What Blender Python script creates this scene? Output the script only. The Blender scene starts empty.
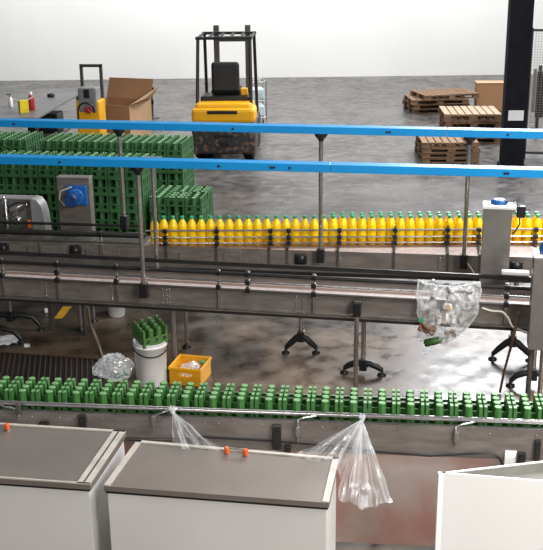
import bpy, bmesh, math, random
from mathutils import Vector, Matrix, noise
random.seed(7)
C = bpy.context.scene.collection
PI = math.pi
# ------------------------------------------------------------------ camera
F, CX, CY, H = 1030.0, 271.5, 275.0, 3.8
TH = math.atan((275 + 64) / F)
RHO = 0.012
f_ = Vector((0, math.cos(TH), -math.sin(TH)))
u0 = Vector((0, math.sin(TH), math.cos(TH)))
r0 = Vector((1, 0, 0))
r_ = r0 * math.cos(RHO) - u0 * math.sin(RHO)
u_ = u0 * math.cos(RHO) + r0 * math.sin(RHO)
EYE = Vector((0, 0, H))
cd = bpy.data.cameras.new('camera')
cam = bpy.data.objects.new('camera', cd)
C.objects.link(cam)
cd.sensor_fit = 'HORIZONTAL'
cd.sensor_width = 36
cd.lens = 36 * F / 543
cd.clip_end = 200
M = Matrix((r_, u_, -f_)).transposed().to_4x4()
M.translation = EYE
cam.matrix_world = M
bpy.context.scene.camera = cam


def ray(px, py):
    return f_ * F + r_ * (px - CX) - u_ * (py - CY)


def at(px, py, Z):
    """world point seen at a photo pixel, at height Z"""
    d = ray(px, py)
    return EYE + d * ((Z - H) / d.z)


def proj(P):
    q = Vector(P) - EYE
    z = q.dot(f_)
    return CX + F * q.dot(r_) / z, CY - F * q.dot(u_) / z


def zfor(X, Y, py):
    lo, hi = -3.0, 6.0
    for _ in range(50):
        m = (lo + hi) / 2
        if proj((X, Y, m))[1] > py:
            lo = m
        else:
            hi = m
    return lo


class Frame:
    """a ground frame: u along, v away, z up"""
    def __init__(s, A, B):
        s.O = Vector((A.x, A.y, 0))
        d = Vector((B.x - A.x, B.y - A.y, 0))
        s.L = d.length
        s.d = d.normalized()
        s.n = Vector((-s.d.y, s.d.x, 0))
        s.a = math.atan2(s.d.y, s.d.x)

    def w(s, u, v, z):
        return s.O + s.d * u + s.n * v + Vector((0, 0, z))

    def l(s, P):
        q = Vector(P) - s.O
        return Vector((q.dot(s.d), q.dot(s.n), P[2]))

    def pl(s, px, py, v):
        """local point seen at a pixel on the upright plane v"""
        d = ray(px, py)
        t = (v - (EYE - s.O).dot(s.n)) / d.dot(s.n)
        return s.l(EYE + d * t)

    def hz(s, px, py, z):
        return s.l(at(px, py, z))


# ------------------------------------------------------------------ materials
MATS = {}


def mat(name, col, rough=0.5, metal=0.0, col2=None, scale=8.0, amt=1.0, detail=5.0, bump=0.0, stretch=None, trans=0.0, lo=0.35, hi=0.65, emit=None):
    if name in MATS:
        return MATS[name]
    m = bpy.data.materials.new(name)
    m.use_nodes = True
    nt = m.node_tree
    b = nt.nodes['Principled BSDF']
    b.inputs['Roughness'].default_value = rough
    b.inputs['Metallic'].default_value = metal
    if trans:
        b.inputs['Transmission Weight'].default_value = trans
    c1 = (*col, 1)
    c2 = (*(col2 if col2 else [min(1, x * 0.75) for x in col]), 1)
    tc = nt.nodes.new('ShaderNodeTexCoord')
    mp = nt.nodes.new('ShaderNodeMapping')
    if stretch:
        mp.inputs['Scale'].default_value = stretch
    nz = nt.nodes.new('ShaderNodeTexNoise')
    nz.inputs['Scale'].default_value = scale
    nz.inputs['Detail'].default_value = detail
    rp = nt.nodes.new('ShaderNodeValToRGB')
    rp.color_ramp.elements[0].position = lo
    rp.color_ramp.elements[1].position = hi
    rp.color_ramp.elements[0].color = c1
    rp.color_ramp.elements[1].color = c2
    nt.links.new(tc.outputs['Object'], mp.inputs[0])
    nt.links.new(mp.outputs[0], nz.inputs['Vector'])
    nt.links.new(nz.outputs['Fac'], rp.inputs[0])
    nt.links.new(rp.outputs[0], b.inputs['Base Color'])
    if bump:
        bp = nt.nodes.new('ShaderNodeBump')
        bp.inputs['Strength'].default_value = bump
        bp.inputs['Distance'].default_value = 0.01
        nt.links.new(nz.outputs['Fac'], bp.inputs['Height'])
        nt.links.new(bp.outputs[0], b.inputs['Normal'])
    MATS[name] = m
    return m


def film(name, lo=0.08, hi=0.6, scale=14, attr=False, p0=.42, p1=.68, col=(.93, .95, .96)):
    """clear plastic: mostly see-through, milky where it is creased"""
    m = bpy.data.materials.new(name)
    m.use_nodes = True
    nt = m.node_tree
    nt.nodes.remove(nt.nodes['Principled BSDF'])
    N = nt.nodes.new
    df = N('ShaderNodeBsdfDiffuse'); df.inputs[0].default_value = (*col, 1)
    tl = N('ShaderNodeBsdfTranslucent'); tl.inputs[0].default_value = (*col, 1)
    gl = N('ShaderNodeBsdfGlossy'); gl.inputs['Roughness'].default_value = .16
    tr = N('ShaderNodeBsdfTransparent')
    m1 = N('ShaderNodeMixShader'); m1.inputs[0].default_value = .35
    m2 = N('ShaderNodeMixShader'); m2.inputs[0].default_value = .16
    mx = N('ShaderNodeMixShader')
    tc = N('ShaderNodeTexCoord')
    nz = N('ShaderNodeTexNoise'); nz.inputs['Scale'].default_value = scale; nz.inputs['Detail'].default_value = 5; nz.inputs['Distortion'].default_value = 1.5
    mr = N('ShaderNodeMapRange')
    mr.inputs[1].default_value = p0
    mr.inputs[2].default_value = p1
    mr.inputs[3].default_value = lo
    mr.inputs[4].default_value = hi
    L = nt.links.new
    L(df.outputs[0], m1.inputs[1]); L(tl.outputs[0], m1.inputs[2])
    L(m1.outputs[0], m2.inputs[1]); L(gl.outputs[0], m2.inputs[2])
    L(tc.outputs['Object'], nz.inputs['Vector'])
    fac = mr.outputs[0]
    if attr:
        at_ = N('ShaderNodeAttribute'); at_.attribute_name = 'crease'
        ad = N('ShaderNodeMath'); ad.operation = 'MULTIPLY_ADD'; ad.inputs[1].default_value = .3
        L(nz.outputs['Fac'], ad.inputs[0]); L(at_.outputs['Fac'], ad.inputs[2])
        L(ad.outputs[0], mr.inputs[0])
    else:
        L(nz.outputs['Fac'], mr.inputs[0])
    L(fac, mx.inputs[0]); L(tr.outputs[0], mx.inputs[1]); L(m2.outputs[0], mx.inputs[2])
    L(mx.outputs[0], nt.nodes['Material Output'].inputs[0])
    return m


STEEL = mat('steel_panel', (0.25, 0.222, 0.202), 0.38, 0.4, (0.17, 0.148, 0.132), 5, stretch=(1, 1, 4))
STEEL_L = mat('bright_steel', (0.27, 0.25, 0.233), 0.36, 0.5, (0.215, 0.2, 0.187), 4)
STEEL_D = mat('dark_steel', (0.12, 0.11, 0.10), 0.4, 0.5)
CHROME = mat('chrome', (0.62, 0.61, 0.6), 0.22, 0.9)
LID = mat('lid_steel', (0.225, 0.195, 0.175), 0.42, 0.3, (0.195, 0.168, 0.15), 2.5)
LIDE = mat('lid_edge_steel', (0.62, 0.58, 0.52), 0.4, 0.15)
FRONT = mat('cabinet_front_enamel', (0.72, 0.71, 0.69), 0.4, 0.1, (0.68, 0.67, 0.65), 2)
RUSTY = mat('reddish_steel', (0.42, 0.22, 0.18), 0.35, 0.1, (0.5, 0.43, 0.39), 2.2)
BLACK = mat('black_plastic', (0.012, 0.012, 0.013), 0.4)
BLACK_M = mat('black_rail', (0.03, 0.029, 0.028), 0.3, 0.3)
BELT = mat('pinkish_chain_belt', (0.58, 0.49, 0.47), 0.45, 0, (0.44, 0.36, 0.34), 22)
BELT_B = mat('brown_chain_belt', (0.3, 0.2, 0.15), 0.5, 0, (0.22, 0.15, 0.12), 40)
BELT_K = mat('black_chain_belt', (0.02, 0.02, 0.018), 0.5, 0, (0.11, 0.1, 0.08), 60)
BLUE = mat('blue_paint', (0.004, 0.255, 0.60), 0.35, 0, (0.004, 0.235, 0.57), 3)
BLUE_M = mat('blue_motor_paint', (0.015, 0.13, 0.42), 0.35, 0)
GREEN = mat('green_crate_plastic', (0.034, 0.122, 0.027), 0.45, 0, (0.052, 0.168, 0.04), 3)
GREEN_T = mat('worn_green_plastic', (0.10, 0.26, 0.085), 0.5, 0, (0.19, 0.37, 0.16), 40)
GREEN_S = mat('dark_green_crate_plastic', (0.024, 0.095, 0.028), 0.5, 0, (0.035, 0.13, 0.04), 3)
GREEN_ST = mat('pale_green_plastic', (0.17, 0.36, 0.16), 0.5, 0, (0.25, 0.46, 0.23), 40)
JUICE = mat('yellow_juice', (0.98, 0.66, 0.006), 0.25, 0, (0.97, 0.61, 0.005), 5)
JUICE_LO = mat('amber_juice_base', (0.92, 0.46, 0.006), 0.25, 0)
for _m in (JUICE, JUICE_LO):
    _b = _m.node_tree.nodes['Principled BSDF']
    _b.inputs['Subsurface Weight'].default_value = .55
    _b.inputs['Subsurface Radius'].default_value = (1, .6, .1)
    _b.inputs['Subsurface Scale'].default_value = .05
CAP = mat('green_cap', (0.02, 0.36, 0.15), 0.4)
YEL = mat('yellow_enamel', (0.86, 0.44, 0.01), 0.35, 0, (0.8, 0.39, 0.01), 4)
YEL_D = mat('yellow_bin_plastic', (0.78, 0.37, 0.012), 0.45, 0, (0.62, 0.28, 0.012), 9)
CHIP = mat('chipped_black_paint', (0.025, 0.024, 0.026), 0.5, 0, (0.2, 0.12, 0.07), 11, lo=0.52, hi=0.66)
WHITE = mat('white_plastic', (0.9, 0.9, 0.89), 0.4, 0, (0.86, 0.86, 0.85), 4)
WHITE_E = mat('white_enamel_and_lit_tops', (0.9, 0.9, 0.885), 0.4, 0, (0.88, 0.88, 0.86), 3)  # also paints the light on the tops of the two steel drive boxes
GREY_IN = mat('grey_liner', (0.23, 0.225, 0.2), 0.5)
WOOD = mat('pallet_wood', (0.15, 0.085, 0.045), 0.8, 0, (0.25, 0.155, 0.09), 3, stretch=(1, 8, 4))
WOOD_P = mat('pale_pallet_wood', (0.36, 0.27, 0.19), 0.8, 0, (0.25, 0.18, 0.12), 3, stretch=(1, 8, 4))
CARD = mat('brown_cardboard', (0.36, 0.2, 0.1), 0.8, 0, (0.32, 0.17, 0.085), 2)
CARD_L = mat('light_cardboard', (0.53, 0.33, 0.19), 0.8, 0, (0.48, 0.3, 0.17), 2)
NAVY = mat('blue_black_paint', (0.006, 0.0065, 0.011), 0.75, 0, (0.01, 0.011, 0.016), 6)
NAVY.node_tree.nodes['Principled BSDF'].inputs['Specular IOR Level'].default_value = .15
PAPER = mat('white_paper', (0.8, 0.8, 0.8), 0.7, 0, (0.76, 0.76, 0.77), 6)
ORANGE = mat('orange_plastic', (0.8, 0.13, 0.02), 0.4)
RED = mat('red_plastic', (0.45, 0.02, 0.03), 0.4)
HOSE = mat('tan_hose', (0.42, 0.32, 0.22), 0.5)
HOSE_W = mat('pale_hose', (0.62, 0.58, 0.52), 0.45)
BROWN = mat('brown_rod', (0.24, 0.14, 0.09), 0.6)
TBL = mat('table_grey', (0.2, 0.2, 0.2), 0.45, 0.2, (0.15, 0.15, 0.15), 5)
GREY = mat('grey_paint', (0.25, 0.25, 0.25), 0.5)
TAPE = mat('yellow_floor_paint', (0.75, 0.4, 0.02), 0.6, 0, (0.55, 0.3, 0.03), 12)
GRATE = mat('rusty_grate', (0.035, 0.02, 0.015), 0.55, 0.3, (0.06, 0.036, 0.026), 5)
FILM = film('clear_film', lo=0.10, hi=0.85, scale=9, p0=.43, p1=.66)
FILM_B = film('crumpled_clear_film', lo=0.3, hi=0.95, scale=20)
FILM_P = film('pleated_clear_film', lo=0.10, hi=0.72, scale=10, attr=True, p0=.2, p1=1.05)
PALE_BLUE = mat('pale_blue_wrap', (0.45, 0.62, 0.68), 0.3, 0, (0.7, 0.78, 0.8), 8)


# ------------------------------------------------------------------ mesh building
class MB:
    def __init__(s, *mats):
        s.v = []
        s.f = []
        s.mi = []
        s.sm = []
        s.mats = list(mats)

    def add(s, vs, fs, mi=0, smooth=False, X=None):
        n = len(s.v)
        for p in vs:
            p = Vector(p)
            s.v.append(X @ p if X else p)
        for q in fs:
            s.f.append(tuple(n + i for i in q))
            s.mi.append(mi)
            s.sm.append(smooth)
        return s

    def box(s, x0, x1, y0, y1, z0, z1, mi=0, X=None, top=None, taper=1.0):
        cx, cy = (x0 + x1) / 2, (y0 + y1) / 2
        t = lambda x, c: c + (x - c) * taper
        vs = [(x0, y0, z0), (x1, y0, z0), (x1, y1, z0), (x0, y1, z0),
              (t(x0, cx), t(y0, cy), z1), (t(x1, cx), t(y0, cy), z1), (t(x1, cx), t(y1, cy), z1), (t(x0, cx), t(y1, cy), z1)]
        s.add(vs, [(3, 2, 1, 0), (0, 1, 5, 4), (1, 2, 6, 5), (2, 3, 7, 6), (3, 0, 4, 7)], mi, False, X)
        s.add(vs[4:], [(0, 1, 2, 3)], mi if top is None else top, False, X)
        return s

    def bbox(s, x0, x1, y0, y1, z0, z1, b=0.01, mi=0, X=None):
        """box with all edges bevelled"""
        bm = bmesh.new()
        bmesh.ops.create_cube(bm, size=1)
        for v in bm.verts:
            v.co = Vector((x0 + (v.co.x + .5) * (x1 - x0), y0 + (v.co.y + .5) * (y1 - y0), z0 + (v.co.z + .5) * (z1 - z0)))
        bmesh.ops.bevel(bm, geom=list(bm.edges), offset=b, segments=2, affect='EDGES', profile=0.5)
        bm.verts.index_update()
        s.add([v.co.copy() for v in bm.verts], [[v.index for v in f.verts] for f in bm.faces], mi, False, X)
        bm.free()
        return s

    def prism(s, poly, z0, z1, mi=0, top=None):
        n = len(poly)
        a = sum(poly[i][0] * poly[(i + 1) % n][1] - poly[(i + 1) % n][0] * poly[i][1] for i in range(n))
        if a < 0:
            poly = poly[::-1]
        vs = [(p[0], p[1], z0) for p in poly] + [(p[0], p[1], z1) for p in poly]
        s.add(vs, [tuple(range(n - 1, -1, -1))] + [(i, (i + 1) % n, n + (i + 1) % n, n + i) for i in range(n)], mi)
        s.add(vs[n:], [tuple(range(n))], mi if top is None else top)
        return s

    def tube(s, pts, r, n=10, mi=0, caps=True, rs=None):
        pts = [Vector(p) for p in pts]
        rings = []
        ref = None
        for i, p in enumerate(pts):
            a = pts[max(0, i - 1)]
            b = pts[min(len(pts) - 1, i + 1)]
            t = (b - a).normalized()
            if ref is None:
                ref = t.orthogonal().normalized()
            else:
                ref = (ref - t * ref.dot(t)).normalized()
            bn = t.cross(ref)
            rr = rs[i] if rs else r
            rings.append([p + (ref * math.cos(2 * PI * k / n) + bn * math.sin(2 * PI * k / n)) * rr for k in range(n)])
        vs = [q for g in rings for q in g]
        fs = []
        for i in range(len(pts) - 1):
            for k in range(n):
                fs.append((i * n + k, i * n + (k + 1) % n, (i + 1) * n + (k + 1) % n, (i + 1) * n + k))
        s.add(vs, fs, mi, True)
        if caps:
            s.add(rings[0], [tuple(range(n - 1, -1, -1))], mi)
            s.add(rings[-1], [tuple(range(n))], mi)
        return s

    def lathe(s, prof, n=20, c=(0, 0, 0), mi=0, X=None, smooth=True):
        vs = []
        fs = []
        for r, z in prof:
            for k in range(n):
                vs.append((c[0] + r * math.cos(2 * PI * k / n), c[1] + r * math.sin(2 * PI * k / n), c[2] + z))
        for i in range(len(prof) - 1):
            for k in range(n):
                fs.append((i * n + k, i * n + (k + 1) % n, (i + 1) * n + (k + 1) % n, (i + 1) * n + k))
        s.add(vs, fs, mi, smooth, X)
        m = (len(prof) - 1) * n
        s.add(vs[:n], [tuple(range(n - 1, -1, -1))], mi, False, X)
        s.add(vs[m:], [tuple(range(n))], mi, False, X)
        return s

    def grid(s, fn, nu, nv, mi=0, smooth=True):
        vs = [fn(i / nu, j / nv) for j in range(nv + 1) for i in range(nu + 1)]
        fs = [(j * (nu + 1) + i, j * (nu + 1) + i + 1, (j + 1) * (nu + 1) + i + 1, (j + 1) * (nu + 1) + i) for j in range(nv) for i in range(nu)]
        s.add(vs, fs, mi, smooth)
        return s

    def mesh(s, name):
        me = bpy.data.meshes.new(name)
        me.from_pydata([tuple(v) for v in s.v], [], s.f)
        for m in s.mats:
            me.materials.append(m)
        me.polygons.foreach_set('material_index', s.mi)
        me.polygons.foreach_set('use_smooth', s.sm)
        me.update()
        return me

    def build(s, name, m=None, parent=None, loc=None, rotz=0.0):
        if m is not None:
            s.mats = [m]
        o = bpy.data.objects.new(name, s.mesh(name))
        C.objects.link(o)
        if parent:
            o.parent = parent
        if loc is not None:
            o.location = loc
        if rotz:
            o.rotation_euler = (0, 0, rotz)
        return o


def tag(o, label, cat, group=None, kind=None):
    if label:
        o['label'] = label
    if cat:
        o['category'] = cat
    if group:
        o['group'] = group
    if kind:
        o['kind'] = kind
    return o


def thing(name, label, cat, loc=(0, 0, 0), rotz=0.0, group=None):
    o = bpy.data.objects.new(name, None)
    C.objects.link(o)
    o.location = loc
    o.rotation_euler = (0, 0, rotz)
    o.empty_display_size = 0.1
    return tag(o, label, cat, group)


def copy_tree(o, parent=None):
    c = o.copy()
    C.objects.link(c)
    if parent:
        c.parent = parent
    for ch in list(o.children):
        copy_tree(ch, c)
    return c


ORD = ['zeroth', 'first', 'second', 'third', 'fourth', 'fifth', 'sixth', 'seventh', 'eighth', 'ninth', 'tenth', 'eleventh', 'twelfth', 'thirteenth',
       'fourteenth', 'fifteenth', 'sixteenth', 'seventeenth', 'eighteenth', 'nineteenth']
TENS = {2: ('twenty', 'twentieth'), 3: ('thirty', 'thirtieth'), 4: ('forty', 'fortieth'), 5: ('fifty', 'fiftieth')}


def nth(n):
    if n < 20:
        return ORD[n]
    t, u = divmod(n, 10)
    return TENS[t][1] if u == 0 else TENS[t][0] + '-' + ORD[u]


# ------------------------------------------------------------------ setting: floor and wall
def floor_material():
    m = bpy.data.materials.new('stained_concrete')
    m.use_nodes = True
    nt = m.node_tree
    N = nt.nodes
    Lk = nt.links.new
    b = N['Principled BSDF']
    tc = N.new('ShaderNodeTexCoord')
    n1 = N.new('ShaderNodeTexNoise'); n1.inputs['Scale'].default_value = 0.9; n1.inputs['Detail'].default_value = 8; n1.inputs['Distortion'].default_value = 1.2
    n2 = N.new('ShaderNodeTexNoise'); n2.inputs['Scale'].default_value = 5; n2.inputs['Detail'].default_value = 8
    n3 = N.new('ShaderNodeTexNoise'); n3.inputs['Scale'].default_value = 0.35; n3.inputs['Detail'].default_value = 3
    for n in (n1, n2, n3):
        Lk(tc.outputs['Object'], n.inputs['Vector'])
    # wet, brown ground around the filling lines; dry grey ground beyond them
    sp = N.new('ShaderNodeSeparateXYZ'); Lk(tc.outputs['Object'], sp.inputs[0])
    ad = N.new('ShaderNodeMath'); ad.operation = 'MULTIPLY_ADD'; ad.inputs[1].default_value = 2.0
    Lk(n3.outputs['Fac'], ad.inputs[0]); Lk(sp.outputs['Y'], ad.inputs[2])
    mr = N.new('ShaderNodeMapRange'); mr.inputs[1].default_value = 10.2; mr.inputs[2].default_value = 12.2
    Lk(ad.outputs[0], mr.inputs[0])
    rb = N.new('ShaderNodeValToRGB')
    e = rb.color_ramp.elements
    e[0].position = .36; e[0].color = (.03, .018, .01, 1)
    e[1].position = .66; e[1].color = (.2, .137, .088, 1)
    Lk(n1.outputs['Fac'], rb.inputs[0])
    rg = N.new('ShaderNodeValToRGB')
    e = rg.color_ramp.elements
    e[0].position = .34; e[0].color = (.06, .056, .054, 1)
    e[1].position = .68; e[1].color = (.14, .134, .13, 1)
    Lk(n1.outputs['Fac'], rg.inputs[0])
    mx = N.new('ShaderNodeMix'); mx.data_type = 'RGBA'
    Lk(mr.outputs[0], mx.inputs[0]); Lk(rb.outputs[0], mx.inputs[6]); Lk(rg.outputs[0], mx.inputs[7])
    m2 = N.new('ShaderNodeMix'); m2.data_type = 'RGBA'; m2.blend_type = 'MULTIPLY'; m2.inputs[0].default_value = .35
    r2 = N.new('ShaderNodeValToRGB'); r2.color_ramp.elements[0].position = .3; r2.color_ramp.elements[1].position = .62
    Lk(n2.outputs['Fac'], r2.inputs[0])
    Lk(mx.outputs[2], m2.inputs[6]); Lk(r2.outputs[0], m2.inputs[7])
    Lk(m2.outputs[2], b.inputs['Base Color'])
    rr = N.new('ShaderNodeMapRange'); rr.inputs[1].default_value = .35; rr.inputs[2].default_value = .7; rr.inputs[3].default_value = .22; rr.inputs[4].default_value = .5
    Lk(n2.outputs['Fac'], rr.inputs[0]); Lk(rr.outputs[0], b.inputs['Roughness'])
    b.inputs['Specular IOR Level'].default_value = .38
    bp = N.new('ShaderNodeBump'); bp.inputs['Strength'].default_value = .12; bp.inputs['Distance'].default_value = .02
    Lk(n2.outputs['Fac'], bp.inputs['Height']); Lk(bp.outputs[0], b.inputs['Normal'])
    return m


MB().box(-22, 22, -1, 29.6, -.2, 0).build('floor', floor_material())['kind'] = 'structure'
WALL = mat('white_wall_paint', (0.86, 0.86, 0.85), 0.7, 0, (0.83, 0.83, 0.82), 0.6)
MB().box(-22, 22, 29.4, 29.6, 0, 4.6).build('wall_back', WALL)['kind'] = 'structure'

# ------------------------------------------------------------------ conveyor lines
K = 0.0


def bolts(mb, pts, v, r=.007, mi=1):
    for p in pts:
        mb.lathe([(r, 0), (r, .006), (r * .5, .009)], 6, mi=mi, X=Matrix.Translation((p[0], v, p[2])) @ Matrix.Rotation(PI / 2, 4, 'X'))


def pt_rail_post(t, fr, px, z0, z1, v, zs, name='rail_post'):
    """upright guide-rail post with black clamps; px: photo column"""
    mid = fr.pl(px, proj(fr.w(fr.L / 2, 0, (z0 + z1) / 2))[1], v)
    x = fr.pl(px, proj(fr.w(mid.x, v, (z0 + z1) / 2))[1], v).x
    mb = MB(CHROME)
    mb.box(x - .009, x + .009, v - .008, v + .008, z0, z1)
    o = mb.build(name, None, t)
    for z in zs:
        k = MB(BLACK)
        k.bbox(x - .02, x + .02, v - .035, v + .012, z - .022, z + .022, .006)
        k.build('rail_clamp', None, o)
    return x


def leg_stand(t, fr, u, v, ztop, arm=.17, rise=.14, spread_axis=0.0, name='support_leg', r=.022):
    """chrome pole standing on a black two-armed foot with round pads"""
    p = MB().tube([(u, v, ztop), (u, v, rise - .02)], r, 12).build(name, CHROME, t)
    k = MB(BLACK)
    k.bbox(u - .035, u + .035, v - .035, v + .035, rise - .06, rise + .05, .008)
    ca, sa = math.cos(spread_axis), math.sin(spread_axis)
    for sg in (-1, 1):
        pts = []
        for q, hz in (((0, rise), (.3, rise * .86), (.7, rise * .55), (1, .055)) if rise > .17 else ((0, rise), (.35, rise + .01), (.75, rise - .02), (1, .05))):
            pts.append((u + sg * q * arm * ca, v + sg * q * arm * sa, hz))
        k.tube(pts, .03, 8, rs=[.036, .034, .03, .022])
        e = pts[-1]
        k.lathe([(.04, 0), (.04, .012), (.014, .022), (.014, .06)], 12, c=(e[0], e[1], 0.001))
    k.build('foot', None, p)
    return p


# ---- conveyor 2: the empty middle line
yl2 = lambda x: 277.5 + .0543 * x
f2 = Frame(at(-60, yl2(-60), 1.0), at(610, yl2(610), 1.0))
L2 = f2.L
t2 = thing('empty_conveyor', 'long steel conveyor with an empty pinkish belt running through the middle', 'conveyor', f2.O, f2.a)
sp = MB(STEEL, CHROME)
sp.box(0, L2, 0, .008, .84, 1.0)
sp.box(0, L2, .27, .278, .83, 1.06)
for cx, w in ((163, 2), (167, 1), (296, 2), (311, 1), (112, 1), (46, 1)):
    x = f2.pl(cx, yl2(cx) + 8, 0).x
    for k in range(w):
        bolts(sp, [(x + .06 * k, 0, z) for z in (.86, .89, .92, .95, .975)], 0)
sp.build('side_panel', None, t2)
b2 = MB(BELT, BELT_B)
b2.box(0, L2, .012, .13, .975, .992, 0)
b2.box(0, L2, .132, .2, .975, .990, 1)
b2.box(0, L2, .202, .268, .975, .990, 0)
b2.build('belt', None, t2)
MB().box(0, L2, -.03, .0, .832, .838).box(0, L2, -.03, -.026, .82, .838).build('bottom_flange', CHROME, t2)
MB().box(0, L2, -.026, .28, .795, .819).build('lower_rail', BLACK_M, t2)
MB().tube([(0, -.03, 1.155), (L2, -.03, 1.155)], .017, 10).build('guide_rail', BLACK_M, t2)
MB().tube([(0, -.03, 1.085), (L2, -.03, 1.085)], .0085, 8).build('guide_rail', CHROME, t2)
MB().tube([(0, -.03, 1.015), (L2, -.03, 1.015)], .011, 8).build('guide_rail', STEEL_D, t2)
MB().box(0, L2, .285, .30, 1.115, 1.15).build('rear_guide_rail', BLACK_M, t2)
MB().tube([(0, .25, 1.05), (L2, .25, 1.05)], .009, 8).build('rear_guide_rail', STEEL_D, t2)
for px in (3, 58, 117, 219, 248, 314, 433, 506):
    pt_rail_post(t2, f2, px, .84 if px not in (248, 433) else 1.0, 1.185, -.012, (1.155, 1.03) if px % 2 else (1.155, 1.085, 1.015))
# floor supports, placed where the photo shows their feet
q = f2.hz(363, 374, 0)
leg_stand(t2, f2, q.x, q.y, .79, .17, .1, 0)
# bright post clamped to the front of the empty conveyor
q = f2.pl(357, 300, -.075)
pq = MB().tube([(q.x, q.y, .93), (q.x, q.y, .03)], .02, 12).build('support_leg', CHROME, t2)
MB().bbox(q.x - .03, q.x + .03, q.y - .025, -.002, .86, .98, .006).build('leg_clamp', BLACK, pq)
MB().bbox(q.x - .1, q.x + .1, q.y - .05, q.y + .05, .001, .05, .02).build('foot', BLACK, pq)

# ---- conveyor 1: the juice line
yl1 = lambda x: 241.5 + .030 * x
f1 = Frame(at(-60, yl1(-60), 1.1), at(610, yl1(610), 1.1))
L1 = f1.L
t1 = thing('juice_conveyor', 'steel conveyor carrying the row of yellow juice bottles', 'conveyor', f1.O, f1.a)
sp = MB(STEEL, CHROME)
sp.box(0, L1, 0, .008, .90, 1.1)
for cx in (64, 104, 118, 240, 262, 286, 340, 392, 440):
    x = f1.pl(cx, yl1(cx) + 8, 0).x
    bolts(sp, [(x, 0, z) for z in (.95, .98, 1.01, 1.04, 1.07)], 0)
sp.build('side_panel', None, t1)
yb = lambda x: 244.8 - .004 * x     # base line of the front bottle row
pb = lambda px, dv=0.0: f1.hz(px, yb(px), 1.1) + Vector((0, dv, 0))
uL = pb(150).x
bl = MB(BELT_B, BELT, BELT_K)
e0, e1 = pb(150), pb(600)
W1 = .34
bl.prism([(0, .01), (uL - .06, .01), (uL - .06, .30), (0, .30)], 1.075, 1.094, 2)
bl.prism([(uL - .06, .01), (L1, .01), (L1, e1.y + W1 - .02), (uL - .06, .30)], 1.075, 1.094, 0)
bl.prism([(uL + 1.0, .012), (L1, .012), (L1, e1.y - .09)], 1.094, 1.0965, 1)
bl.build('belt', None, t1)
MB().prism([(0, .30), (uL - .2, .30), (L1, e1.y + W1 - .02), (L1, e1.y + W1), (uL - .2, .32), (0, .32)], .95, 1.1).build('rear_panel', STEEL, t1)
MB().box(0, L1, -.02, .32, .87, .899).build('lower_rail', BLACK_M, t1)
# guide rails in front of the bottles
gl = lambda px, dv=-.075: pb(px, dv)
g0, g1 = gl(148), gl(605)
for z, r, m in ((1.13, .0085, CHROME), (1.185, .008, CHROME), (1.25, .009, STEEL_L)):
    MB().tube([(g0.x, g0.y, z), (g1.x, g1.y, z)], r, 8).build('guide_rail', m, t1)
a1 = f1.pl(0, 230, -.02)
MB().tube([(0, -.02, 1.205), (g0.x - .02, -.02, 1.205), (g0.x, g0.y, 1.19)], .028, 10).build('guide_rail', BLACK_M, t1)
MB().tube([(0, -.02, 1.125), (g0.x - .02, -.02, 1.125)], .009, 8).build('guide_rail', STEEL_D, t1)
MB().tube([(0, .31, 1.2), (g0.x - .1, .31, 1.2)], .014, 8).build('rear_guide_rail', BLACK_M, t1)
for px in (40, 101):
    pt_rail_post(t1, f1, px, .98, 1.235, -.012, (1.205,))
for px in (168, 219, 272, 290, 340, 395, 447, 478, 534):
    g = gl(px)
    x = g.x
    o = MB().box(x - .008, x + .008, g.y - .016, g.y - .004, 1.1, 1.29 if px % 2 else 1.27).box(x - .01, x + .01, -.012, -.001, .95, 1.115).box(x - .01, x + .01, -.012, g.y, 1.1, 1.115).build('rail_post', STEEL_D, t1)
    for z in (1.13, 1.185, 1.25):
        MB().bbox(x - .02, x + .02, g.y - .035, g.y + .002, z - .02, z + .02, .006).build('rail_clamp', BLACK, o)
for px, dy in ((4, 6), (76, 6), (301, 8), (516, 9)):
    q = f1.pl(px, yl1(px) + dy, 0)
    MB().bbox(q.x - .055, q.x + .055, -.03, -.001, q.z - .05, q.z + .05, .012).lathe([(.04, 0), (.04, .02), (.02, .03)], 14, X=Matrix.Translation((q.x, -.03, q.z)) @ Matrix.Rotation(PI / 2, 4, 'X')).build('bearing_block', BLACK, t1)
for px in (181, 226, 304, 30, 88, 440):
    q = f1.pl(px, yl1(px) + 8, 0)
    MB().box(q.x - .012, q.x + .012, -.015, -.001, .97, 1.05).build('bracket', STEEL_L, t1)
for px, py, axis, arm, rise in ((301, 353, .1, .145, .18), (511, 360, 0, .17, .2), (532, 386, .1, .19, .12), (12, 330, .1, .3, .16), (-8, 344, .1, .3, .16)):
    q = f1.hz(px, py, 0)
    leg_stand(t1, f1, q.x, q.y, .868, arm, rise, axis)
for px, py in ((187, 347), (81, 330), (94, 322)):
    q = f1.hz(px, py, 0)
    o = MB().tube([(q.x, q.y, .868), (q.x, q.y, .03)], .018, 12).build('support_leg', STEEL_L, t1)
    MB().lathe([(.045, .001), (.045, .012), (.018, .03), (.018, .05)], 14, c=(q.x, q.y, 0)).build('foot', BLACK, o)
q = f2.hz(175, 366, 0)
o = MB().tube([(q.x, q.y, .79), (q.x, q.y, .03)], .022, 12).build('support_leg', STEEL_L, t2)
MB().lathe([(.045, .001), (.045, .012), (.018, .03), (.018, .05)], 14, c=(q.x, q.y, 0)).build('foot', BLACK, o)

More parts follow.
